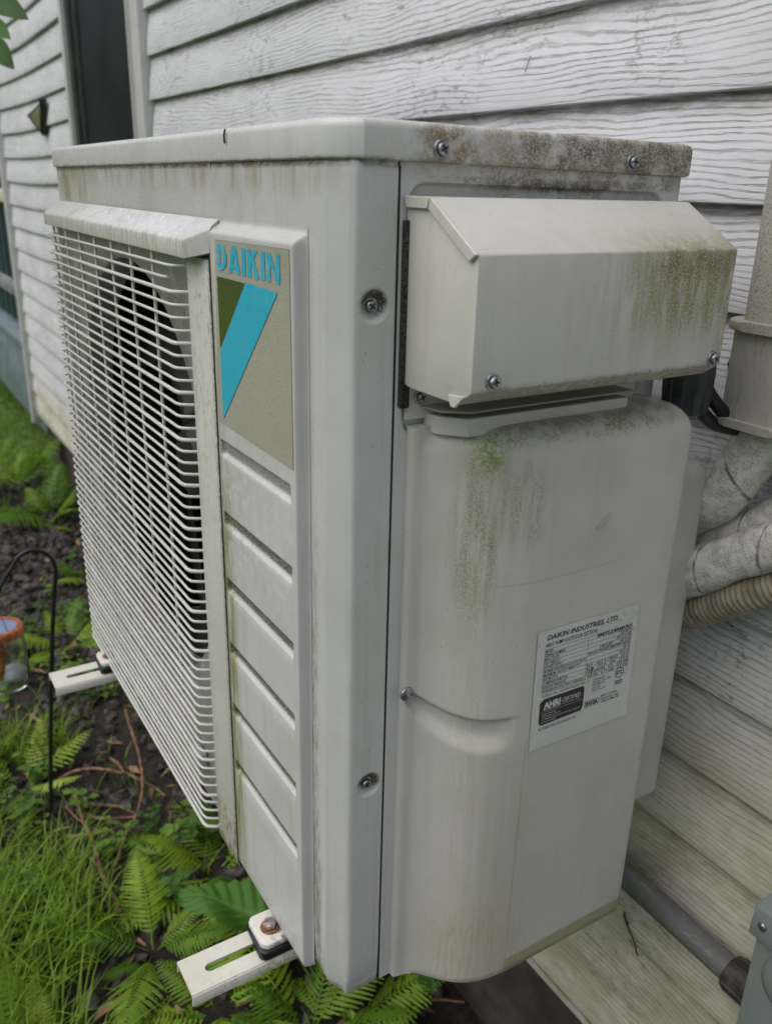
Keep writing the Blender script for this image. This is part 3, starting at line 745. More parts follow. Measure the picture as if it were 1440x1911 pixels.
def groove(y, z):
    if y < .0585 or y > .142: return 0
    for i in range(len(gcy) - 1):
        if gcy[i][0] <= y <= gcy[i + 1][0]:
            t = (y - gcy[i][0]) / (gcy[i + 1][0] - gcy[i][0]); c = gcy[i][1] + t * (gcy[i + 1][1] - gcy[i][1]); h = gcy[i][2] + t * (gcy[i + 1][2] - gcy[i][2]); break
    else: return 0
    d = z - c
    fade = sstep(.141, .112, y) * sstep(.0585, .064, y)
    return .0085 * fade * sstep(h, h * .70, d) * sstep(-h * 1.05, h * .10, d)
zl = sorted(set([.0015] + frange(.008, .24, .03) + frange(.248, .325, .0016) + frange(.34, .50, .03)))
RT = .024
levels = [('b', .0)] + [('z', q) for q in zl] + [('t', a) for a in frange(.05, 1.0, .1)]
V, F = [], []
n = len(cp)
for typ, q in levels:
    for i in range(n):
        pnt = cp[i].copy()
        if typ == 'b': z = 0.0; ins = .0015
        elif typ == 'z': z = q; ins = groove(pnt.y, z)
        else: z = ZT - RT + RT * math.sin(q * PI / 2); ins = RT * (1 - math.cos(q * PI / 2))
        k = pnt - nrm[i] * 0
        if typ == 't':
            # the flat rim keeps its plane; only the bulge rounds over
            wgt = sstep(.064, .10, pnt.y)
            rim = sstep(.069, .074, pnt.y)
            k = Vector((max(min(pnt.x, .0055), pnt.x - ins * (.35 + .65 * wgt)), pnt.y + (ins * .55 * (1 - wgt) * rim), 0))
            if pnt.y < .066: z = ZT - RT + (RT - .002) * q
            if pnt.y > .29 : k.y = pnt.y - ins * .6 * sstep(.29, .307, pnt.y)
        elif typ == 'z': k = pnt - Vector((nrm[i].x, nrm[i].y * .5, 0)) * ins
        else: k = pnt - Vector((ins if pnt.x > .01 else 0, 0, 0))
        V.append((k.x, k.y, z))
for j in range(len(levels) - 1):
    for i in range(n - 1): F.append((j * n + i, j * n + i + 1, (j + 1) * n + i + 1, (j + 1) * n + i))
m0 = (len(levels) - 1) * n
c0 = len(V)
for i in range(n): V.append((-.004, V[m0 + i][1], ZT))
for i in range(n - 1): F.append((m0 + i, m0 + i + 1, c0 + i + 1, c0 + i))
c1 = len(V)
for i in range(n): V.append((-.004, cp[i].y, .0))
for i in range(n - 1): F.append((i, c1 + i, c1 + i + 1, i + 1))
me = bpy.data.meshes.new('valve_cover'); me.from_pydata(V, [], F); me.update()
vc = fin('valve_cover', me, M_VC, hp, 50)
bm_ = bmesh.new(); bm_.from_mesh(me); bmesh.ops.recalc_face_normals(bm_, faces=bm_.faces); bm_.to_mesh(me); bm_.free()
screw('screw', .0600, .3105, .0055, .0062, vc, True)
b = bmesh.new(); box(b, -.035, .0195, .3085, .3835, .0885, .4620, .012, 4); from_bm('cover_wing', b, M_VC, vc)
# twig scrap stuck to the cover
b = bmesh.new(); tube(b, spline([(.0548, .2010, .4450), (.0555, .2065, .4480), (.0556, .2120, .4525), (.0552, .2160, .4550)], 3), .0006, 5); 
scrap = from_bm('dry_stem', b, simple('straw', (.42, .36, .24), .8), None, 60)
tag(scrap, 'tiny pale dry stem stuck on the valve cover above the rating label', 'dry stem')

sb = simple('debris_black', (.02, .018, .015), .8)
for nm, lb, pts in (('twig_scrap', 'tiny black twig scrap stuck to the front edge of the lid', [(-.1757, -.0045, .7335), (-.1765, -.0052, .7290), (-.1775, -.0046, .7235)]),
                    ('dry_stem', 'hair thin dry stem caught on the siding right of the lid', [(.008, .4515, .742), (.0045, .4500, .733), (-.002, .4500, .722)]),
                    ('dry_stem', 'hair thin dry stem caught on the siding above the lid', [(-.3650, .4505, .842), (-.3690, .4495, .832), (-.371, .449, .825)])):
    b = bmesh.new(); tube(b, spline(pts, 4), .0008 if nm == 'twig_scrap' else .0004, 5); tag(from_bm(nm, b, sb, None, 60, origin=pts[0]), lb, nm.replace('_', ' '))

# ---- rating label
M_LABEL = paint('label_vinyl', (.62, .635, .62), .33, stains=[(((.02, .07), (.22, .28), (.33, .37)), (.01, .02, .02), (.42, .42, .38), .7, 200, .45, .6)], speck=.4, streak=.05, filmamt=.15)
M_INK = simple('black_ink', (.014, .014, .016), .5)
LB = [(.1535, .2510), (.2690, .2492), (.2660, .3634), (.1515, .3652)]
XL = .0546
lab = from_py('rating_label', [(XL, y, z) for y, z in LB], [(0, 1, 2, 3)], M_LABEL, vc, 0)
def lp(s_, t_, dx=.0003):
    """label coordinates: s to the right, t downwards, 0..1"""
    a = Vector(LB[3]).lerp(Vector(LB[2]), s_); c = Vector(LB[0]).lerp(Vector(LB[1]), s_); q = a.lerp(c, t_); return Vector((XL + dx, q.x, q.y))
INK = bmesh.new(); WHT = bmesh.new()
def text(bm, s, s0, t0, h, w=None, align='L', shear=0.0, bold=0.0, dx=.0003):
    """print flat text: baseline-left at (s0,t0), cap height h, optional total width w (all in label units)"""
    cu = bpy.data.curves.new('print', 'FONT'); cu.body = s; cu.size = 1.0; cu.shear = shear; cu.offset = bold; cu.resolution_u = 2
    cu.offset = bold + .004; ob = bpy.data.objects.new('print', cu); me = bpy.data.meshes.new_from_object(ob)
    if len(me.vertices):
        xs_ = [v.co.x for v in me.vertices]; x_0, x_1 = min(xs_), max(xs_)
        k = h / .70; kw = k if w is None else w / max(1e-6, x_1 - x_0)
        wt = (x_1 - x_0) * kw; off = s0 if align == 'L' else (s0 - wt if align == 'R' else s0 - wt / 2)
        vs_ = [bm.verts.new(lp(off + (v.co.x - x_0) * kw, t0 - v.co.y * k, dx)) for v in me.vertices]
        for f in me.polygons:
            try: bm.faces.new([vs_[i] for i in f.vertices])
            except ValueError: pass
    bpy.data.objects.remove(ob); bpy.data.curves.remove(cu); bpy.data.meshes.remove(me)
def rect(bm, s0, t0, s1, t1, dx=.0003): bm.faces.new([bm.verts.new(lp(a, c, dx)) for a, c in ((s0, t1), (s1, t1), (s1, t0), (s0, t0))])
text(INK, 'DAIKIN INDUSTRIES, LTD.', .085, .082, .040, .70, shear=.25, bold=.014)
text(INK, 'HEAT PUMP (OUTDOOR SECTION)', .080, .138, .034, .50)
T0, TR, NR = .155, .0335, 11
for k in range(NR + 1): rect(INK, .075, T0 + k * TR, .945, T0 + k * TR + .0022)
for s_ in (.075, .495, .943): rect(INK, s_, T0, s_ + .0025, T0 + NR * TR, .00028)
rows = [('MODEL', '3MXL24RMVJU'), ('SERIAL NUMBER', 'G010677'), ('MFG. DATE', '2017 A 05'), ('NET WEIGHT', '140 LBS       63 KG'), ('POWER SUPPLY', 'SINGLE PHASE 208/230V 60HZ'), ('MAXIMUM OVERCURRENT PROTECTIVE DEVICES', '25 A'), ('MINIMUM CIRCUIT AMPACITY', '20.5 A'), ('FAN MOTOR', 'FLA    0.62 A (100W)   .62 A'), ('COMPRESSOR MOTOR', 'RLA    17.5 A   LRA   17.5 A'), ('DESIGN PRESSURE', 'HI   604 PSI   LO   320 PSI'), ('REFRIGERANT (FACTORY CHARGED)', 'R410A   6.17 LBS   2.8 KG')]
for k, (a, c_) in enumerate(rows):
    tb = T0 + (k + 1) * TR - .006
    text(INK, a, .083, tb, .021, min(.40, .0148 * len(a)))
    text(INK, c_, .938, tb, .023 if k else .025, min(.43, .0165 * len(c_)) if k else .36, 'R', bold=.02 if k == 0 else 0, shear=.12 if k == 0 else 0)
text(INK, 'CODE NO. 7956,   DEHYDRATION 8004   MAX.   8', .08, .556, .016, .46)
# black certification badge
pts = []
for (a, c_) in ((.07, .60), (.105, .575), (.49, .575), (.505, .60), (.505, .745), (.49, .79), (.09, .80), (.07, .77)): pts.append(INK.verts.new(lp(a, c_, .00026)))
INK.faces.new(list(reversed(pts)))
text(WHT, 'AHRI', .105, .66, .052, .165, bold=.05, dx=.0004); rect(WHT, .105, .668, .27, .674, .00042)
text(WHT, 'CERTIFIED', .285, .655, .038, .185, dx=.0004); text(WHT, 'www.ahridirectory.org', .285, .673, .010, .18, dx=.0004)
rect(WHT, .085, .690, .49, .692, .0004)
for k, s_ in enumerate(('Unitary Small HP', 'AHRI Standard 210/240', 'Certification applies only when the complete', 'system is listed')): text(WHT, s_, .095, .715 + k * .022, .013, .0085 * len(s_), dx=.0004)
text(INK, 'SUITABLE FOR OUTDOOR USE', .072, .842, .022, .37)
for k, s_ in enumerate(('CONFORMS TO', 'ANSI/UL STD. 1995', 'CERTIFIED TO', 'CSA STD.', 'C22.2 NO. 236')): text(INK, s_, .585, .562 + k * .024, .016, .011 * len(s_))
for k in range(28):
    a0, a1 = 2 * PI * k / 28, 2 * PI * (k + 1) / 28
    INK.faces.new([INK.verts.new(lp(.865 + rr * math.cos(a), .565 + rr * 1.0 * math.sin(a), .0003)) for rr, a in ((.046, a0), (.046, a1), (.040, a1), (.040, a0))])
text(INK, 'ETL', .866, .580, .034, .062, 'C', bold=.02)
text(INK, 'c', .800, .590, .012); text(INK, 'US', .918, .590, .012)
text(INK, 'Intertek', .866, .645, .017, .085, 'C', bold=.02); text(INK, '4007671', .866, .668, .016, .085, 'C', bold=.015)
text(INK, 'R410A', .535, .775, .038, .125, bold=.03)
for s0, t0, s1, t1 in ((.525, .730, .672, .733), (.525, .784, .672, .787), (.525, .733, .528, .784), (.669, .733, .672, .784)): rect(INK, s0, t0, s1, t1)
text(INK, 'MADE IN CHINA', .690, .735, .018, .17); text(INK, 'Engineered in Japan', .690, .760, .018, .20); text(INK, '3S601386-5B', .700, .790, .022, .185)
rect(INK, .555, .452, .562, .480); text(INK, '/', .550, .486, .05, .03, bold=.02, dx=.00034)
from_bm('label_print', INK, M_INK, lab, 0)
from_bm('label_print', WHT, simple('white_ink', (.6, .6, .58), .5), lab, 0)

# ---- feet, rubber pads, bolts (feet and bolts belong to the unit), wall bracket arms
M_FOOT = paint('foot_plastic', (.68, .66, .60), .4, stains=[(((-.12, -.08), (-.02, .02), (-.03, .02)), (.012, .008, .02), (.10, .08, .06), .85, 200, .38, .6)], speck=1)
t = NT('bolt_steel'); p = t.pos(); t.bsdf(t.mix(t.mr(t.noise(p, 420, 4), .5, .6), (.40, .40, .41), (.30, .16, .08)), .3, .9); M_BOLT = t.m
M_RUST = simple('rust_washer', (.20, .085, .03), .7, var=.4, scale=300, bump=.3)
M_RUB = simple('black_rubber', (.012, .012, .013), .45)
M_ARM = paint('bracket_enamel', (.66, .645, .58), .33, stains=[
    (((-.09, -.08), (-.04, .01), (-.05, -.018)), (.01, .012, .01), (.26, .22, .09), .8, (300, 200, 200), .42, .6),
    (((-.09, -.08), (-.085, -.055), (-.05, -.018)), (.01, .012, .008), (.16, .11, .07), .7, (300, 300, 300), .52, .62)], speck=.5, filmamt=.2)
for fx, zt in ((-.1095, -.0200), (-.7165, -.0205)):
    b = bmesh.new(); prism(b, [(fx - .0215, -.0290), (fx - .0160, -.0335), (fx + .0150, -.0335), (fx + .0205, -.0285), (fx + .0205, .02), (fx - .0215, .02)], 2, -.0085, -.0015, .002, 2); from_bm('foot', b, M_FOOT, hp)
    b = bmesh.new(); prism(b, [(fx - .0245, -.0330), (fx + .0175, -.0365), (fx + .0225, -.0320), (fx + .0225, .03), (fx - .0245, .03)], 2, zt + .0003, -.0088, .003, 2); from_bm('rubber_pad', b, M_RUB, hp)
    b = bmesh.new(); lathe(b, [(.0001, 0), (.0092, 0), (.0098, .0008), (.0092, .0016), (.0001, .0018)], (fx + .001, -.0175, -.0016), 24); wsh = from_bm('washer', b, M_RUST, hp)
    b = bmesh.new(); prism(b, [(fx + .001 + .0072 * math.cos(k * PI / 3 + .3), -.0175 + .0072 * math.sin(k * PI / 3 + .3)) for k in range(6)], 2, .0001, .0056, .0011, 2); from_bm('bolt', b, M_BOLT, hp)
def bracket(xa, xb, ytip, label):
    br = thing('wall_bracket', label, 'bracket', ((xa + xb) / 2, WY - .01, -.02))
    zt = -.0203; bm = bmesh.new(); xm = (xa + xb) / 2
    # top flange with a long slot
    s0, s1, hw = ytip + .021, -.012, .0048
    ringo = [(xa, ytip), (xb, ytip), (xb, .44), (xa, .44)]
    slot = [(xm + hw * math.cos(a), s0 + hw + hw * math.sin(a)) for a in [PI + PI * k / 8 for k in range(9)]] + [(xm + hw * math.cos(a), s1 + hw * math.sin(a)) for a in [PI * k / 8 for k in range(9)]]
    V, F = [], []
    for z in (zt, zt - .0022):
        base = len(V)
        V += [(x, y, z) for x, y in ringo] + [(x, y, z) for x, y in slot]
        A, Bv, C, Dd = base, base + 1, base + 2, base + 3; sl_ = list(range(base + 4, base + 22))
        # slot starts at left (angle PI) going round the near end to right, then far end back to left
        faces = [[A, Bv] + [sl_[k] for k in range(8, -1, -1)], [Bv, C, sl_[9], sl_[8]], [C, Dd] + [sl_[k] for k in range(17, 8, -1)], [Dd, A, sl_[0], sl_[17]]]
        F += faces
    for k in range(18): F.append((4 + k, 4 + (k + 1) % 18, 26 + (k + 1) % 18, 26 + k))
    for k in range(4): F.append((k, (k + 1) % 4, 22 + (k + 1) % 4, 22 + k))
    me = bpy.data.meshes.new('arm'); me.from_pydata(V, [], F); me.update()
    bm.from_mesh(me); bpy.data.meshes.remove(me)
    arm = from_bm('arm', bm, M_ARM, br, 30)
    bm = bmesh.new(); prism(bm, [(xb - .0004, zt - .0006), (xb + .0012, zt - .0016), (xb + .0012, zt - .0135), (xb - .0012, zt - .0135), (xb - .0012, zt - .0024)], 1, ytip, .44, .0004, 1); from_bm('side_flange', bm, M_ARM, arm)
    bm = bmesh.new(); prism(bm, [(xa + .0004, zt - .0024), (xa + .0004, zt - .0135), (xa - .0012, zt - .0135), (xa - .0012, zt - .0012)], 1, ytip, .44, .0004, 1); from_bm('side_flange', bm, M_ARM, arm)
    bm = bmesh.new(); box(bm, xa - .004, xb + .004, .430, .444, -.036, .30, .002); from_bm('wall_plate', bm, M_ARM, br)
    return br
bracket(-.1320, -.0885, -.1065, 'cream steel bracket arm under the near bolted foot')
bracket(-.7415, -.6925, -.1045, 'cream steel bracket arm under the far end of the fan grille')

# ------------------------------------------------------------------ pipes, cables and boxes on the wall at the right
M_DUCT = paint('duct_plastic', (.40, .385, .35), .5, stains=[(((0, .12), (.3, .45), (.59, .70)), (.01, .02, .03), (.16, .15, .07), .8, 500, .48, .60), (((0, .12), (.3, .45), (.5, .6)), .01, (.22, .17, .12), .5, (200, 200, 60), .5, .66)], speck=2)
duct = thing('line_duct', 'beige plastic pipe duct running up the siding at the right edge', 'pipe duct', (.064, .44, .5))
def rr_poly(x0, x1, y0, y1, r, n=5):
    out = []
    for (cx, cy, a0) in ((x1 - r, y1 - r, 0), (x0 + r, y1 - r, PI / 2), (x0 + r, y0 + r, PI), (x1 - r, y0 + r, 1.5 * PI)):
        out += [(cx + r * math.cos(a0 + PI / 2 * k / n), cy + r * math.sin(a0 + PI / 2 * k / n)) for k in range(n + 1)]
    return out
b = bmesh.new(); prism(b, rr_poly(.027, .103, .366, .442, .022), 2, .596, 2.6); from_bm('duct_cover', b, M_DUCT, duct, 40)
b = bmesh.new(); prism(b, rr_poly(.022, .108, .361, .443, .024), 2, .512, .590); from_bm('end_fitting', b, M_DUCT, duct, 40)
b = bmesh.new(); prism(b, rr_poly(.018, .112, .356, .444, .026), 2, .589, .597, .0015); from_bm('collar', b, M_DUCT, duct, 40)
b = bmesh.new(); prism(b, rr_poly(.0165, .1135, .3545, .444, .027), 2, .508, .515, .0015); from_bm('collar', b, M_DUCT, duct, 40)
b = bmesh.new(); prism(b, rr_poly(.03, .10, .368, .438, .02), 2, .5065, .5085); from_bm('opening', b, simple('fitting_inside', (.06, .022, .014), .8), duct, 0)
sc_ = Vector((.0305, .3700, .5575)); dn = Vector((-.5, -.866, 0)).normalized(); e1 = Vector((.866, -.5, 0)); e2 = Vector((0, 0, 1))
def disc(bm, c, r, n, off): bm.faces.new([bm.verts.new(c + dn * off + (e1 * math.cos(2 * PI * k / n) + e2 * math.sin(2 * PI * k / n)) * r) for k in range(n)])
b = bmesh.new(); tube(b, [sc_ - dn * .004, sc_ + dn * .0012], .0068, 18); o = from_bm('duct_screw', b, M_DUCT, duct, 40)
b = bmesh.new(); q0 = sc_ + dn * .0016; b.faces.new([b.verts.new(q0 + e1 * a + e2 * c_) for a, c_ in ((-.0062, -.0011), (.0062, -.0011), (.0062, .0011), (-.0062, .0011))]); from_bm('slot', b, M_ZDARK, o, 0)

t = NT('woven_tape'); uv = t.n('ShaderNodeUVMap').outputs[0]; p = t.pos(); su = t.sep(uv)
wx = t.math('SINE', t.math('MULTIPLY', su[0], 2 * PI / .0042)); wy = t.math('SINE', t.math('MULTIPLY', su[1], 2 * PI * 44))
wv = t.math('MULTIPLY', t.math('MULTIPLY', t.mr(wx, .1, .9), t.mr(wy, .0, .8)), t.mr(t.noise(p, 90, 4), .4, .65))
wrap = t.math('FRACT', t.math('ADD', t.math('MULTIPLY', su[0], 14), su[1]))
seam_ = t.mr(t.math('ABSOLUTE', t.math('SUBTRACT', wrap, .5)), .46, .495)
c = t.mix(t.mr(t.noise(p, 45, 6, .7), .38, .68), (.80, .78, .74), (.52, .49, .44))
c = t.mix(t.math('MULTIPLY', wv, .30), c, (.2, .19, .17)); c = t.mix(t.math('MULTIPLY', t.mr(t.noise(p, 520, 5, .75), .58, .66), .85), c, (.03, .028, .02))
c = t.mix(t.math('MULTIPLY', t.math('MULTIPLY', seam_, t.mr(t.noise(p, 70, 4), .42, .6)), .75), c, (.07, .06, .05))
t.bsdf(c, .75, 0, t.bump(t.math('SUBTRACT', t.math('ADD', wv, t.noise(p, 130, 4)), seam_), .55, .0025), .3); M_TAPE = t.m
def pipe(name, label, pts, r, mat, cat, wob=0.0):
    P_ = spline(pts, 22 if wob else 10); b = bmesh.new()
    rs = [r * (1 + wob * mnoise.noise(Vector((i * .05, r * 900, 0)))) for i in range(len(P_))]
    tube(b, P_, rs, 28 if wob else 16, True, True); b.normal_update()
    if wob:
        for v in b.verts:
            q = v.co; d = mnoise.noise(q * 24) * .0024 + mnoise.noise(q * 80) * .0006 + .0005 * math.copysign(abs(mnoise.noise(q * 16 + Vector((3, 1, 7)))) ** .5, mnoise.noise(q * 16 + Vector((3, 1, 7))))
            v.co += v.normal * d if v.normal.length > .1 else Vector((0, 0, d))
    o = from_bm(name, b, mat, None, 60, origin=pts[0]); tag(o, label, cat); return o
pipe('insulated_pipe', 'white taped insulated pipe bending up into the beige duct, upper of the pair', [(.058, .400, .530), (.055, .400, .505), (.045, .400, .478), (.026, .400, .440), (.004, .401, .412), (-.030, .403, .385), (-.075, .405, .365)], .0215, M_TAPE, 'pipe', .16)
pipe('insulated_pipe', 'white taped insulated pipe running in from the right edge, just above the ribbed hose', [(.128, .405, .520), (.140, .402, .475), (.128, .398, .437), (.098, .395, .412), (.055, .393, .381), (.010, .392, .346), (-.035, .392, .312), (-.08, .393, .285)], .0225, M_TAPE, 'pipe', .16)
pipe('insulated_pipe', 'grey taped pipe tucked behind the two white taped pipes', [(.088, .418, .520), (.092, .420, .470), (.080, .424, .435), (.050, .426, .405), (.010, .426, .375), (-.04, .426, .345)], .0185, M_TAPE, 'pipe', .2)
HP = spline([(.150, .405, .420), (.105, .402, .375), (.062, .400, .341), (.018, .400, .306), (-.03, .402, .270), (-.08, .405, .24)], 10)
HP2 = []; RS = []; L = 0
for i in range(len(HP) - 1):
    seg = (HP[i + 1] - HP[i]); k = max(1, int(seg.length / .0011))
    for j in range(k): HP2.append(HP[i] + seg * (j / k)); 
for i in range(len(HP2)): RS.append(.0150 + .0017 * math.sin(i * .0011 * 2 * PI / .0058))
b = bmesh.new(); tube(b, HP2, RS, 16); hz = from_bm('drain_hose', b, simple('tan_hose', (.25, .21, .15), .6, var=.25, scale=60), None, 80, origin=HP[0])
tag(hz, 'tan ribbed drain hose below the taped pipes', 'hose')
M_CABLE = simple('black_cable_jacket', (.010, .010, .014), .38)
pipe('power_cable', 'black cable looping from the grey fitting to the duct, outer lower loop', [(.026, .322, .548), (.0313, .33, .5318), (.0311, .34, .5189), (.0317, .356, .5076), (.0361, .375, .5015), (.0406, .394, .4993), (.050, .402, .512)], .0056, M_CABLE, 'cable')
pipe('power_cable', 'black cable looping from the grey fitting to the duct, inner upper loop', [(.026, .330, .560), (.0311, .335, .5465), (.0336, .343, .5342), (.0361, .358, .5204), (.0383, .376, .5092), (.042, .396, .5045), (.056, .405, .515)], .0060, M_CABLE, 'cable')
b = bmesh.new(); fit_c = (.024, .3240, 0)
lathe(b, [(.0205, .562), (.0205, .540)] + [(.0195, .539), (.0180, .521), (.014, .519), (.0001, .519)], fit_c, 22)
ft = thing('cable_fitting', 'dark grey ribbed conduit fitting under the wiring cover', 'fitting', (.026, .3265, .506))
from_bm('fitting_body', b, simple('fitting_grey', (.045, .047, .055), .5, var=.2, scale=100), ft, 50)
for k in range(12):
    a = 2 * PI * k / 12; b = bmesh.new(); c_ = Vector((.024 + .0196 * math.cos(a), .3240 + .0196 * math.sin(a), 0))
    tube(b, [c_ + Vector((0, 0, .560)), c_ + Vector((0, 0, .541)), c_ + Vector((-.0016 * math.cos(a), -.0016 * math.sin(a), .522))], .0016, 5); from_bm('rib', b, bpy.data.materials['fitting_grey'], ft, 60)

# conduit along the lower boards with coupling and box
M_PVC = paint('grey_pvc', (.15, .15, .15), .5, stains=[(((-.2, .2), None, (-.2, 0)), .02, (.27, .27, .27), .6, (60, 160, 160), .52, .66)], speck=1.2, film=(.1, .095, .08))
b = bmesh.new(); tube(b, [(-.62, .4205, -.083), (-.2, .4205, -.085), (-.02, .4205, -.0865), (.125, .4205, -.0905)], .0150, 20)
cn = from_bm('conduit', b, M_PVC, None, 60, origin=(-.1, .42, -.085)); tag(cn, 'grey pvc conduit running low along the stained siding', 'conduit')
b = bmesh.new(); tube(b, [(.118, .4205, -.0903), (.1185, .4205, -.0903), (.121, .4205, -.0904), (.165, .4205, -.0915)], [.0150, .0196, .0206, .0206], 22); cp_ = from_bm('coupling', b, simple('coupling_dark', (.06, .05, .045), .5, var=.4, scale=80), cn, 40)
for k in range(10):
    a = 2 * PI * k / 10; b = bmesh.new(); q = Vector((0, math.cos(a), math.sin(a))) * .0207
    tube(b, [Vector((.122, .4205, -.0904)) + q, Vector((.164, .4205, -.0915)) + q], .0011, 5); from_bm('rib', b, bpy.data.materials['coupling_dark'], cp_, 60)
eb = thing('junction_box', 'grey green electrical box on the siding at the lower right corner', 'electrical box', (.24, .44, -.2))
M_EB = paint('box_green_grey', (.20, .235, .235), .5, speck=.8, film=(.16, .17, .15))
b = bmesh.new(); box(b, .1635, .32, .3675, .441, -.24, .0450, .003, 2); from_bm('box_body', b, M_EB, eb)
b = bmesh.new(); prism(b, [(.3560, .0400), (.3590, .0720), (.441, .0860), (.441, .0455), (.3673, .0455)], 0, .1610, .325, .002, 2); from_bm('rain_hood', b, M_EB, eb)
b = bmesh.new(); lathe(b, [(.0045, 0), (.0045, -.001), (.003, -.0022), (.0001, -.0024)], (.173, .3575, .056), 14, 1); from_bm('hood_screw', b, M_ZINC, eb); b = bmesh.new(); lathe(b, [(.030, 0), (.0275, -.005), (.020, -.009), (.008, -.0105), (.0001, -.0108)], (.2065, .3676, .004), 28, 1); from_bm('knockout_boss', b, M_EB, eb, 60)
b = bmesh.new(); tube(b, spline([(-.046, .4435, -.166), (-.040, .4405, -.171), (-.035, .441, -.176), (-.046, .443, -.171), (-.034, .442, -.184), (-.022, .441, -.194), (-.018, .441, -.203), (-.0135, .441, -.208)], 4), .0011, 5)
tag(from_bm('dead_twig', b, simple('dead_twig_brown', (.07, .05, .035), .9), None, 60, origin=(-.03, .44, -.18)), 'thin brown dead twig caught on the lower stained boards', 'twig')

# ------------------------------------------------------------------ GARDEN
def leaf_mat(name, c1, c2, sc=9, transl=.35, rough=.5, vein=None):
    t = NT(name); p = t.pos(); oi = t.n('ShaderNodeObjectInfo')
    f = t.math('ADD', t.math('MULTIPLY', t.noise(p, sc, 4), .55), t.math('MULTIPLY', oi.outputs['Random'], .45))
    c = t.mix(t.mr(f, .3, .72), c1, c2)
    if vein: c = t.mix(t.math('MULTIPLY', t.n('ShaderNodeAttribute', attribute_name='vein').outputs['Fac'], .55), c, vein)
    bs = t.bsdf(c, rough, 0, t.bump(t.noise(p, 160, 3), .25, .002), .35)
    tr = t.n('ShaderNodeBsdfTranslucent'); t.put(tr.inputs[0], c)
    mx = t.n('ShaderNodeMixShader'); mx.inputs[0].default_value = transl
    t.t.links.new(bs.outputs[0], mx.inputs[1]); t.t.links.new(tr.outputs[0], mx.inputs[2]); t.t.links.new(mx.outputs[0], t.out.inputs['Surface'])
    return t.m
M_FERN = leaf_mat('fern_green', (.085, .19, .010), (.27, .42, .030))
M_FERNY = leaf_mat('fern_pale', (.24, .40, .04), (.42, .54, .10))
M_GRASS = leaf_mat('grass_green', (.060, .135, .006), (.22, .37, .025), 22)
M_LAWN = leaf_mat('lawn_green', (.06, .16, .010), (.16, .32, .025), 6)
M_DOCK = leaf_mat('broad_leaf_green', (.03, .115, .012), (.07, .19, .02), 14, .3, .5, (.16, .28, .07))
M_WEED = leaf_mat('weed_green', (.06, .15, .022), (.18, .30, .045), 10)
M_STEM = simple('green_stem', (.12, .17, .04), .6)

def frond_mesh(name, L, pairs, wmax, droop, seed, mat):
    """one pinnate fern frond, rooted at the origin and arching out along +X"""
    r = random.Random(seed); V, F = [], []
    def P(t): return Vector((L * (t - .12 * t * t), 0.02 * L * math.sin(t * 3 + seed), L * (.62 * t - droop * t * t)))
    def strip(a, c, w0, w1, up):
        d = (c - a).normalized(); s_ = d.cross(up).normalized(); b0 = len(V)
        V.extend([a - s_ * w0, a + s_ * w0, c + s_ * w1, c - s_ * w1]); F.append((b0, b0 + 1, b0 + 2, b0 + 3))
    N = 14
    for i in range(N): strip(P(i / N), P((i + 1) / N), .0022 * (1 - .8 * i / N), .0022 * (1 - .8 * (i + 1) / N), Vector((0, 0, 1)))
    for k in range(pairs):
        t = .16 + .82 * k / (pairs - 1); c = P(t); tg = (P(min(1, t + .02)) - P(t - .02)).normalized()
        prof = min(1, (t - .08) / .26) * (1 - max(0, (t - .36) / .66)) ** .75
        ln = wmax * max(.06, prof) * r.uniform(.9, 1.1)
        up = tg.cross(Vector((0, 1, 0))).normalized()
        if up.z < 0: up = -up
        for sgn in (-1, 1):
            fw = .42 + .25 * t
            d = (Vector((0, sgn, 0)) + tg * fw - up * r.uniform(.05, .3)).normalized()
            sd = d.cross(up).normalized(); m = 6; wd = min(ln * .17, L * .85 / pairs * .46)
            b0 = len(V)
            # serrated pinna: centre line plus toothed edges
            for j in range(m + 1):
                u = j / m; w_ = wd * (1 - u) ** .6 * (1 if j else .55)
                q = c + d * ln * u - up * ln * .22 * u * u
                V.append(q)
                tooth = d * ln * .10
                V.append(q + sd * w_ + tooth); V.append(q - sd * w_ + tooth)
            for j in range(m):
                a = b0 + j * 3; e = b0 + (j + 1) * 3
                F += [(a, a + 1, e), (a, e, a + 2)]
                F += [(a + 1, e + 1 if j < m - 1 else e, e)] if j < m - 1 and r.random() < .9 else []
                F += [(a + 2, e, e + 2)] if j < m - 1 and r.random() < .9 else []
    me = bpy.data.meshes.new(name); me.from_pydata(V, [], F); me.update(); me.materials.append(mat); me.shade_smooth()
    return me
FM = [frond_mesh('frond', .30, 21, .085, .30, 1, M_FERN), frond_mesh('frond', .26, 19, .080, .42, 2, M_FERN), frond_mesh('frond', .34, 23, .095, .36, 3, M_FERN), frond_mesh('frond', .22, 17, .065, .22, 4, M_FERN)]
FY = [frond_mesh('frond', .28, 18, .060, .10, 5, M_FERNY), frond_mesh('frond', .24, 15, .055, .2, 6, M_FERNY)]
def fern(x, y, n, sc, label, group=None, ms=FM, tilt=0.0, rz0=None, spread=2 * PI, up=0):
    t = thing('fern', label, 'fern', (x, y, ground_h(x, y) - .01), 0, group)
    a0 = rnd.uniform(0, 6.28) if rz0 is None else rz0
    for i in range(n):
        o = bpy.data.objects.new('frond', ms[rnd.randrange(len(ms))]); COL.objects.link(o); o.parent = t
        o.rotation_euler = (rnd.uniform(-.25, .25), tilt + rnd.uniform(-.35, .25) - up, a0 + spread * i / max(1, n) + rnd.uniform(-.25, .25))
        k = sc * rnd.uniform(.75, 1.15); o.scale = (k, k, k)
    return t
fern(-.50, .215, 8, .95, 'lush green fern spilling out under the near bracket arm')
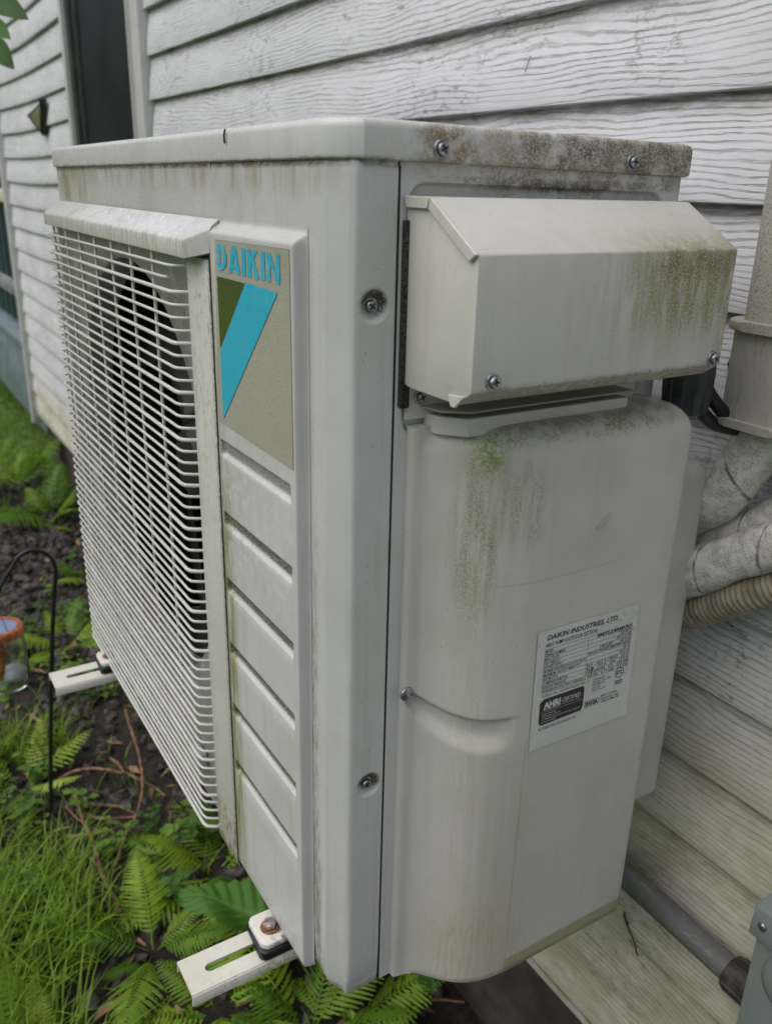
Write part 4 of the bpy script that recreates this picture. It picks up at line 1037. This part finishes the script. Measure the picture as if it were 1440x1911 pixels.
fern(-.47, .275, 6, .70, 'green fern in shade under the front corner of the unit')
fern(-.955, .215, 8, .95, 'bright green fern below the lower end of the fan grille')
fern(-1.05, .37, 5, .75, 'green fern beside the wall behind the long red stem')
fern(-.815, .03, 6, .72, 'green fern with fronds drooping between grass and bare red stems')
fern(-.70, -.205, 4, .85, 'pale yellow green fern standing upright in grass at the left edge', None, FY, 0, None, 2 * PI, .75)
fern(-1.50, -.10, 6, .85, 'yellow green fern left of the black hook pole', None, FY)
fern(-2.16, .16, 8, .9, 'bright fern clump behind the black hook pole', None, FM)
fern(-2.62, .36, 5, .85, 'tall green fern against the wall at the far end of the grille', None, FM, 0, None, 2 * PI, .3)
fern(-.63, .10, 6, .7, 'small green fern left of the bracket tip', None, FM)
fern(-3.85, .28, 8, 1.5, 'large leafy fern clump at the far corner of the wall', None, FM, 0, None, 2 * PI, .3)
fern(-3.35, .36, 7, 1.1, 'leafy fern against the foundation near the far wall corner', None, FM, 0, None, 2 * PI, .2)
small = 'small green fern growing among the weeds of the bed'
for (x, y) in ((-1.75, .36), (-1.95, -.12), (-2.9, -.22), (-.72, .30), (-1.1, -.22), (-3.2, .40)):
    fern(x, y, rnd.randint(4, 6), rnd.uniform(.5, .75), small, 'small ferns in the planting bed', FM)

# broad leafed dock under the unit
def broad_leaf(L, wd, seed):
    r = random.Random(seed); V, F, A = [], [], []; nu, nv = 52, 25
    for i in range(nu + 1):
        u = i / nu; hw = wd * (math.sin(PI * min(1, u * .93 + .07)) ** .62) * (1 - .25 * u)
        tooth = .075 * (2 * abs((u * 13 + seed * .3) % 1 - .5)) + .03 * math.sin(u * 17 + seed)
        for j in range(nv):
            v = (j / (nv - 1)) * 2 - 1
            q = (u - .20 * abs(v)) * 9; d = abs(q - round(q)); vein = math.exp(-(d / .10) ** 2) * min(1, abs(v) * 6) * (1 - .5 * abs(v)); mid = math.exp(-(v / .045) ** 2)
            k = max(vein * .8, mid); A.append(k)
            pleat = .0042 * math.cos(2 * PI * q) * min(1, abs(v) * 2.2)
            V.append((L * u, hw * v * (1 + (tooth - .05) * abs(v) ** 3), .30 * L * u - .42 * L * u * u + .12 * wd * (abs(v) ** 1.5) - pleat - .004 * mid + .006 * math.sin(u * 9 + v * 3 + seed)))
    for i in range(nu):
        for j in range(nv - 1): F.append((i * nv + j, i * nv + j + 1, (i + 1) * nv + j + 1, (i + 1) * nv + j))
    me = bpy.data.meshes.new('leaf'); me.from_pydata(V, [], F); me.update(); me.materials.append(M_DOCK); me.shade_smooth()
    at = me.attributes.new('vein', 'FLOAT', 'POINT'); at.data.foreach_set('value', A); return me
BL = [broad_leaf(.24, .066, 1), broad_leaf(.20, .060, 2), broad_leaf(.16, .05, 3)]
dk = thing('dock_plant', 'broad dark green dock leaf plant behind the near bolted foot', 'plant', (-.55, .27, ground_h(-.55, .27)))
for (dx, dy, dz, ry, rz, k) in ((-.03, -.06, .17, -.05, 3.75, 0), (-.05, -.02, .12, .0, 3.1, 1), (-.04, .02, .13, .1, 2.6, 2)):
    o = bpy.data.objects.new('leaf', BL[k]); COL.objects.link(o); o.parent = dk; o.location = (dx, dy, dz); o.rotation_euler = (rnd.uniform(-.2, .2), ry, rz)
    b = bmesh.new(); w0 = WL[dk]; tube(b, [w0, w0 + Vector((dx * .6, dy * .6, dz * .6)), w0 + Vector((dx, dy, dz))], .0025, 6); from_bm('stem', b, M_STEM, dk)

# grass and lawn
def blades(name, spots, mat, label):
    V, F = [], []
    for (x, y, h, wd) in spots:
        a = rnd.uniform(0, 6.28); ln = h * rnd.uniform(.3, .9); d = Vector((math.cos(a), math.sin(a), 0)); s_ = Vector((-d.y, d.x, 0)); z = ground_h(x, y) - .01; b0 = len(V); m = 4
        for j in range(m + 1):
            u = j / m; q = Vector((x, y, z)) + d * ln * u ** 1.9 + Vector((0, 0, h * (u - .32 * u ** 3))); w_ = wd * (1 - u) ** .7
            V += [q - s_ * w_, q + s_ * w_]
        for j in range(m): F.append((b0 + 2 * j, b0 + 2 * j + 1, b0 + 2 * j + 3, b0 + 2 * j + 2))
    o = from_py(name, V, F, mat, None, 0); o.data.shade_smooth(); return tag(o, label, kind='stuff')
sp = []
for i in range(8200):
    x = rnd.uniform(-1.75, -.30); y = rnd.uniform(-.60, .04)
    if y > -.10 + .25 * mnoise.noise(Vector((x * 4, y * 4, 9))) + .05 * rnd.random(): continue
    sp.append((x, y, rnd.uniform(.07, .25) * (1.0 if x > -1.1 else .75), rnd.uniform(.0012, .0034)))
for i in range(700):
    x = rnd.uniform(-3.3, -.25); y = rnd.uniform(-.3, .44); sp.append((x, y, rnd.uniform(.04, .12), rnd.uniform(.001, .0022)))
blades('grass', sp, M_GRASS, 'long thin grass filling the front of the bed')
sp = [(rnd.uniform(-9.5, -3.45), rnd.uniform(-1.6, 1.3), rnd.uniform(.05, .14), rnd.uniform(.003, .007)) for i in range(9000)]
blades('lawn_grass', sp, M_LAWN, 'bright short lawn grass beyond the house corner')

# weeds with small leaves
def weed_mesh(seed):
    r = random.Random(seed); V, F = [], []
    for s_ in range(r.randint(4, 6)):
        a = r.uniform(0, 6.28); lean = r.uniform(.2, .8); hh = r.uniform(.05, .12); base = Vector((0, 0, 0)); d = Vector((math.cos(a) * lean, math.sin(a) * lean, 1)).normalized()
        for k in range(7):
            q = d * hh * (k + 1) / 7; aa = a + k * 2.2; o = Vector((math.cos(aa), math.sin(aa), r.uniform(-.2, .35))).normalized(); sd = o.cross(Vector((0, 0, 1))).normalized(); l = r.uniform(.012, .026); w_ = l * .36; b0 = len(V)
            V += [q, q + o * l * .45 + sd * w_, q + o * l - Vector((0, 0, l * .2)), q + o * l * .45 - sd * w_]; F.append((b0, b0 + 1, b0 + 2, b0 + 3))
        b0 = len(V); sd = d.cross(Vector((1, 0, 0))).normalized() * .0009; V += [-sd, sd, d * hh + sd, d * hh - sd]; F.append((b0, b0 + 1, b0 + 2, b0 + 3))
    me = bpy.data.meshes.new('weed'); me.from_pydata(V, [], F); me.update(); me.materials.append(M_WEED); return me
WM = [weed_mesh(k) for k in range(5)]
LV, LF = [], []
for i in range(420):
    x = rnd.uniform(-3.4, -.3); y = rnd.uniform(-.5, .44); z = ground_h(x, y) + rnd.uniform(.008, .022); a = rnd.uniform(0, 6.28); l = rnd.uniform(.010, .034); wd_ = l * rnd.uniform(.12, .4)
    d = Vector((math.cos(a), math.sin(a), rnd.uniform(-.25, .25))); n_ = Vector((-d.y, d.x, rnd.uniform(-.3, .3))); q = Vector((x, y, z)); b0 = len(LV)
    LV += [q - d * l, q + n_ * wd_ + Vector((0, 0, .004)), q + d * l, q - n_ * wd_]; LF.append((b0, b0 + 1, b0 + 2)); LF.append((b0, b0 + 2, b0 + 3))
tag(from_py('leaf_litter', LV, LF, simple('dead_leaf', (.19, .12, .06), .85, var=.6, scale=9), None, 0), 'dry brown leaf scraps scattered over the bed', kind='stuff')
nw = 0
while nw < 130:
    x = rnd.uniform(-3.6, -.35); y = rnd.uniform(-.35, .44)
    if mnoise.noise(Vector((x * 2.2, y * 2.6, 4))) < -.05 or (-3.6 < x < -2.45 and rnd.random() < .8): continue
    o = bpy.data.objects.new('weed', WM[nw % 5]); COL.objects.link(o); o.location = (x, y, ground_h(x, y)); k = rnd.uniform(.7, 1.35); o.scale = (k, k, k); o.rotation_euler = (0, 0, rnd.uniform(0, 6.28))
    tag(o, 'low small leafed weed sprouting from the dark soil', 'weed', 'small weeds in the planting bed'); nw += 1

# reddish stems lying on the bed
M_TWIG = NT('red_stem'); t = M_TWIG; t.bsdf(t.mix(t.mr(t.noise(t.pos(), 50, 5), .35, .65), (.11, .045, .028), (.27, .15, .085)), .7, 0, t.bump(t.noise(t.pos(), 200, 3), .4, .002)); M_TWIG = t.m
TW = [
    ('long red stem curving down the bed beside the fan grille', [(-1.671, .214, .02), (-1.59, .198, .05), (-1.485, .183, .07), (-1.387, .172, .06), (-1.279, .15, .06), (-1.19, .113, .05), (-1.119, .059, .035), (-1.068, .017, .01)], .0048),
    ('brown stem arching across the bed from the hook pole to the fern', [(-1.452, -.036, .01), (-1.438, .018, .04), (-1.411, .065, .05), (-1.36, .113, .05), (-1.303, .158, .035), (-1.243, .193, .01)], .0048),
    ('upper of two short red stems lying side by side', [(-1.306, -.002, .025), (-1.273, .044, .035), (-1.238, .086, .03), (-1.204, .118, .015)], .0042),
    ('lower of two short red stems lying side by side', [(-1.299, -.001, .02), (-1.264, .022, .02), (-1.226, .057, .02), (-1.201, .116, .02)], .0048),
    ('forked brown stem running down the bed toward the camera', [(-1.389, 0, .03), (-1.30, -.003, .05), (-1.218, -.008, .05), (-1.119, -.007, .05), (-1.031, -.012, .04), (-.977, -.007, .03), (-.927, 0, .005)], .0050),
    ('thin red stem forking off the long brown one', [(-1.315, -.029, .03), (-1.255, -.018, .04), (-1.214, -.008, .05)], .0032),
    ('thick cut red stick lying in the grass edge', [(-1.222, -.043, .02), (-1.2, -.006, .026), (-1.178, .026, .03)], .0075),
    ('short red stem leaning above the arched brown stem', [(-1.481, .12, .01), (-1.391, .121, .05), (-1.322, .116, .07)], .0042),
    ('thin brown stem lying beside the forked stem', [(-1.171, -.031, .01), (-1.101, -.014, .03), (-1.013, -.011, .03), (-.94, -.006, .01)], .0035),
    ('thin red stem on the dark soil under the unit', [(-.455, .394, .01), (-.437, .436, .02), (-.40, .49, .02)], .0035),
    ('pale cut stick right by the hook pole', [(-1.769, -.028, .02), (-1.686, -.001, .03)], .006),
    ('reddish stick lying on the far dark mulch', [(-3.395, .182, .03), (-3.273, .272, .035)], .014),
    ('short pale stick on dark soil near the drooping fern', [(-.828, .006, .03), (-.802, .012, .035)], .004)]
for lb, pts, r_ in TW:
    P_ = [(x, y, ground_h(x, y) + h) for x, y, h in pts]
    q = spline(P_, 6) if len(P_) > 2 else [Vector(v) for v in P_]
    q = [v + Vector((mnoise.noise(v * 30), mnoise.noise(v * 31 + Vector((5, 0, 0))), mnoise.noise(v * 29))) * r_ * .5 for v in q]
    b = bmesh.new(); tube(b, q, [r_ * (1 - .35 * i / max(1, len(q) - 1)) for i in range(len(q))], 7)
    tag(from_bm('stem', b, M_TWIG, None, 60, origin=P_[0]), lb, 'stem')

# shepherd hook and hanging jar lantern
hkp = [(-1.25, -.0838, -.80), (-1.25, -.052, -.50), (-1.25, -.0202, -.242), (-1.25, -.002, -.12)]
arc = [(-1.25, .0051, -.0819), (-1.25, .0045, -.058), (-1.25, -.0014, -.0435), (-1.25, -.012, -.031), (-1.25, -.0257, -.0238), (-1.25, -.039, -.0205), (-1.25, -.0517, -.0232), (-1.25, -.064, -.031), (-1.25, -.0751, -.0459), (-1.25, -.0875, -.062), (-1.25, -.0999, -.0803), (-1.25, -.110, -.094)]
b = bmesh.new(); tube(b, spline(hkp + arc, 4), .0048, 10)
tag(from_bm('shepherd_hook', b, M_BLACK, None, 60, origin=(-1.25, -.08, GZ)), 'thin black metal shepherd hook standing in the bed', 'garden hook')
jx, jy, jz = -1.295, -.115, -.340
jar = thing('jar_lantern', 'clear glass jar lantern with copper rimmed solar lid at the left edge', 'lantern', (jx, jy, jz))
t = NT('jar_glass'); bs = t.bsdf((.93, .97, .94), .04, 0, None, .5); bs.inputs['Transmission Weight'].default_value = 1.0; bs.inputs['IOR'].default_value = 1.45; M_GLASS = t.m
M_COP = simple('copper', (.55, .20, .09), .38, .7, var=.3, scale=80)
jr, jh = .049, .135
b = bmesh.new(); lathe(b, [(.0001, 0), (jr * .9, 0), (jr, .012), (jr, jh * .72), (jr * .86, jh * .9), (jr * .82, jh), (jr * .78, jh), (jr * .82, jh * .9), (jr * .955, jh * .7), (jr * .955, .014), (jr * .86, .005), (.0001, .005)], (jx, jy, jz), 28); from_bm('glass', b, M_GLASS, jar, 60)
b = bmesh.new(); lathe(b, [(jr * .88, jh - .013), (jr * .98, jh - .012), (jr * .98, jh + .004), (jr * .94, jh + .007), (jr * .74, jh + .007), (jr * .72, jh + .003)], (jx, jy, jz), 28); ldr = from_bm('lid_ring', b, M_COP, jar, 40)
b = bmesh.new(); lathe(b, [(.0001, jh + .0045), (jr * .73, jh + .0045)], (jx, jy, jz), 28); from_bm('solar_panel', b, simple('solar_cell', (.20, .25, .38), .15), ldr, 40)
b = bmesh.new()
for k in (-1, 1): box(b, jx - .030, jx + .030, jy + k * .012 - .0007, jy + k * .012 + .0007, jz + jh + .0049, jz + jh + .0054)
from_bm('cell_line', b, M_BLACK, ldr, 0)
b = bmesh.new(); tube(b, spline([(jx + .01, jy - .008, jz + .10), (jx + .014, jy - .002, jz + .085), (jx + .012, jy - .006, jz + .05), (jx + .008, jy - .014, jz + .02)], 5), [.009, .010, .011, .012, .011, .009, .008, .007, .006, .006, .006, .006, .006, .006, .006, .007], 10); from_bm('copper_ornament', b, M_COP, jar, 60)
b = bmesh.new(); bmesh.ops.create_uvsphere(b, u_segments=20, v_segments=12, radius=.024); bmesh.ops.transform(b, matrix=Matrix.Translation((jx + .004, jy + .018, jz + .026)) @ Matrix.Diagonal((1.1, 1.1, .8, 1)), verts=b.verts); from_bm('bulb', b, simple('frosted_bulb', (.62, .66, .72), .3), jar, 80)
b = bmesh.new(); tube(b, spline([(jx - .044, jy, jz + jh), (jx - .02, jy - .01, jz + jh + .06), (-1.25, -.108, -.094)], 6), .0014, 6); from_bm('handle', b, M_COP, jar, 60)

# leafy twig reaching in at the top left
lbx = thing('leafy_branch', 'green leafy branch tip reaching in at the top left corner', 'branch', (-1.75, .02, 1.0))
def tree_leaf(L):
    V, F = [], []
    for i in range(9):
        u = i / 8; hw = L * .24 * math.sin(PI * u ** .8) ** .9
        for v in (-1, -.5, 0, .5, 1): V.append((L * u, hw * v, -.25 * L * u * u + .10 * L * abs(v) * (1 - u) + .008 * math.sin(u * 20) * abs(v) * L))
    for i in range(8):
        for j in range(4): F.append((i * 5 + j, i * 5 + j + 1, i * 5 + j + 6, i * 5 + j + 5))
    me = bpy.data.meshes.new('leaf'); me.from_pydata(V, [], F); me.update(); me.materials.append(bpy.data.materials['tree_leaf_green']); me.shade_smooth(); return me
M_TLEAF = leaf_mat('tree_leaf_green', (.035, .10, .014), (.08, .20, .025), 8, .3, .6)
TLm = tree_leaf(.098)
b = bmesh.new(); tube(b, spline([(-1.95, -.10, 1.12), (-1.82, .0, 1.06), (-1.72, .06, 1.0), (-1.66, .10, .955)], 6), [.004] * 12 + [.003] * 7, 7); from_bm('twig', b, simple('branch_bark', (.10, .08, .05), .9), lbx)
for (x, y, z, ry, rz, rx) in ((-1.50, .06, 1.012, .25, .35, .9), (-1.62, .06, .985, .15, .2, .6), (-1.68, .08, .962, .45, .1, .8), (-1.70, .04, .94, .7, .5, .4), (-1.72, .0, 1.04, .2, .9, .2), (-1.66, .03, 1.05, .1, .2, .5), (-1.8, -.02, .98, .5, -.6, .3)):
    o = bpy.data.objects.new('leaf', TLm); COL.objects.link(o); o.parent = lbx; o.location = Vector((x - .01, y, z + .004)) - WL[lbx]; o.rotation_euler = (rx, ry, rz)

# unseen woods added behind the camera (mirrored in the foil, shade the low sky)
def woods():
    V, F = [], []
    for k in range(4200):
        a = rnd.uniform(R(172), R(300)); d = rnd.uniform(20, 27); x = math.cos(a) * d - .5; y = math.sin(a) * d
        z = GZ + (rnd.random() ** .8) * (7.5 + 1.8 * math.sin(a * 9)); s_ = rnd.uniform(.4, 1.1)
        q = Vector((x, y, z)); u = Vector((rnd.uniform(-1, 1), rnd.uniform(-1, 1), rnd.uniform(-1, 1))).normalized(); v = u.cross(Vector((rnd.uniform(-1, 1), rnd.uniform(-1, 1), rnd.uniform(-1, 1)))).normalized(); b0 = len(V)
        V += [q - u * s_, q + v * s_ * .6, q + u * s_, q - v * s_ * .6]; F.append((b0, b0 + 1, b0 + 2, b0 + 3))
    return from_py('woods', V, F, leaf_mat('woods_green', (.04, .09, .018), (.12, .20, .04), .8), None, 0)
tag(woods(), 'unseen mass of leafy woods added to close the yard and dim the low sky', kind='stuff')
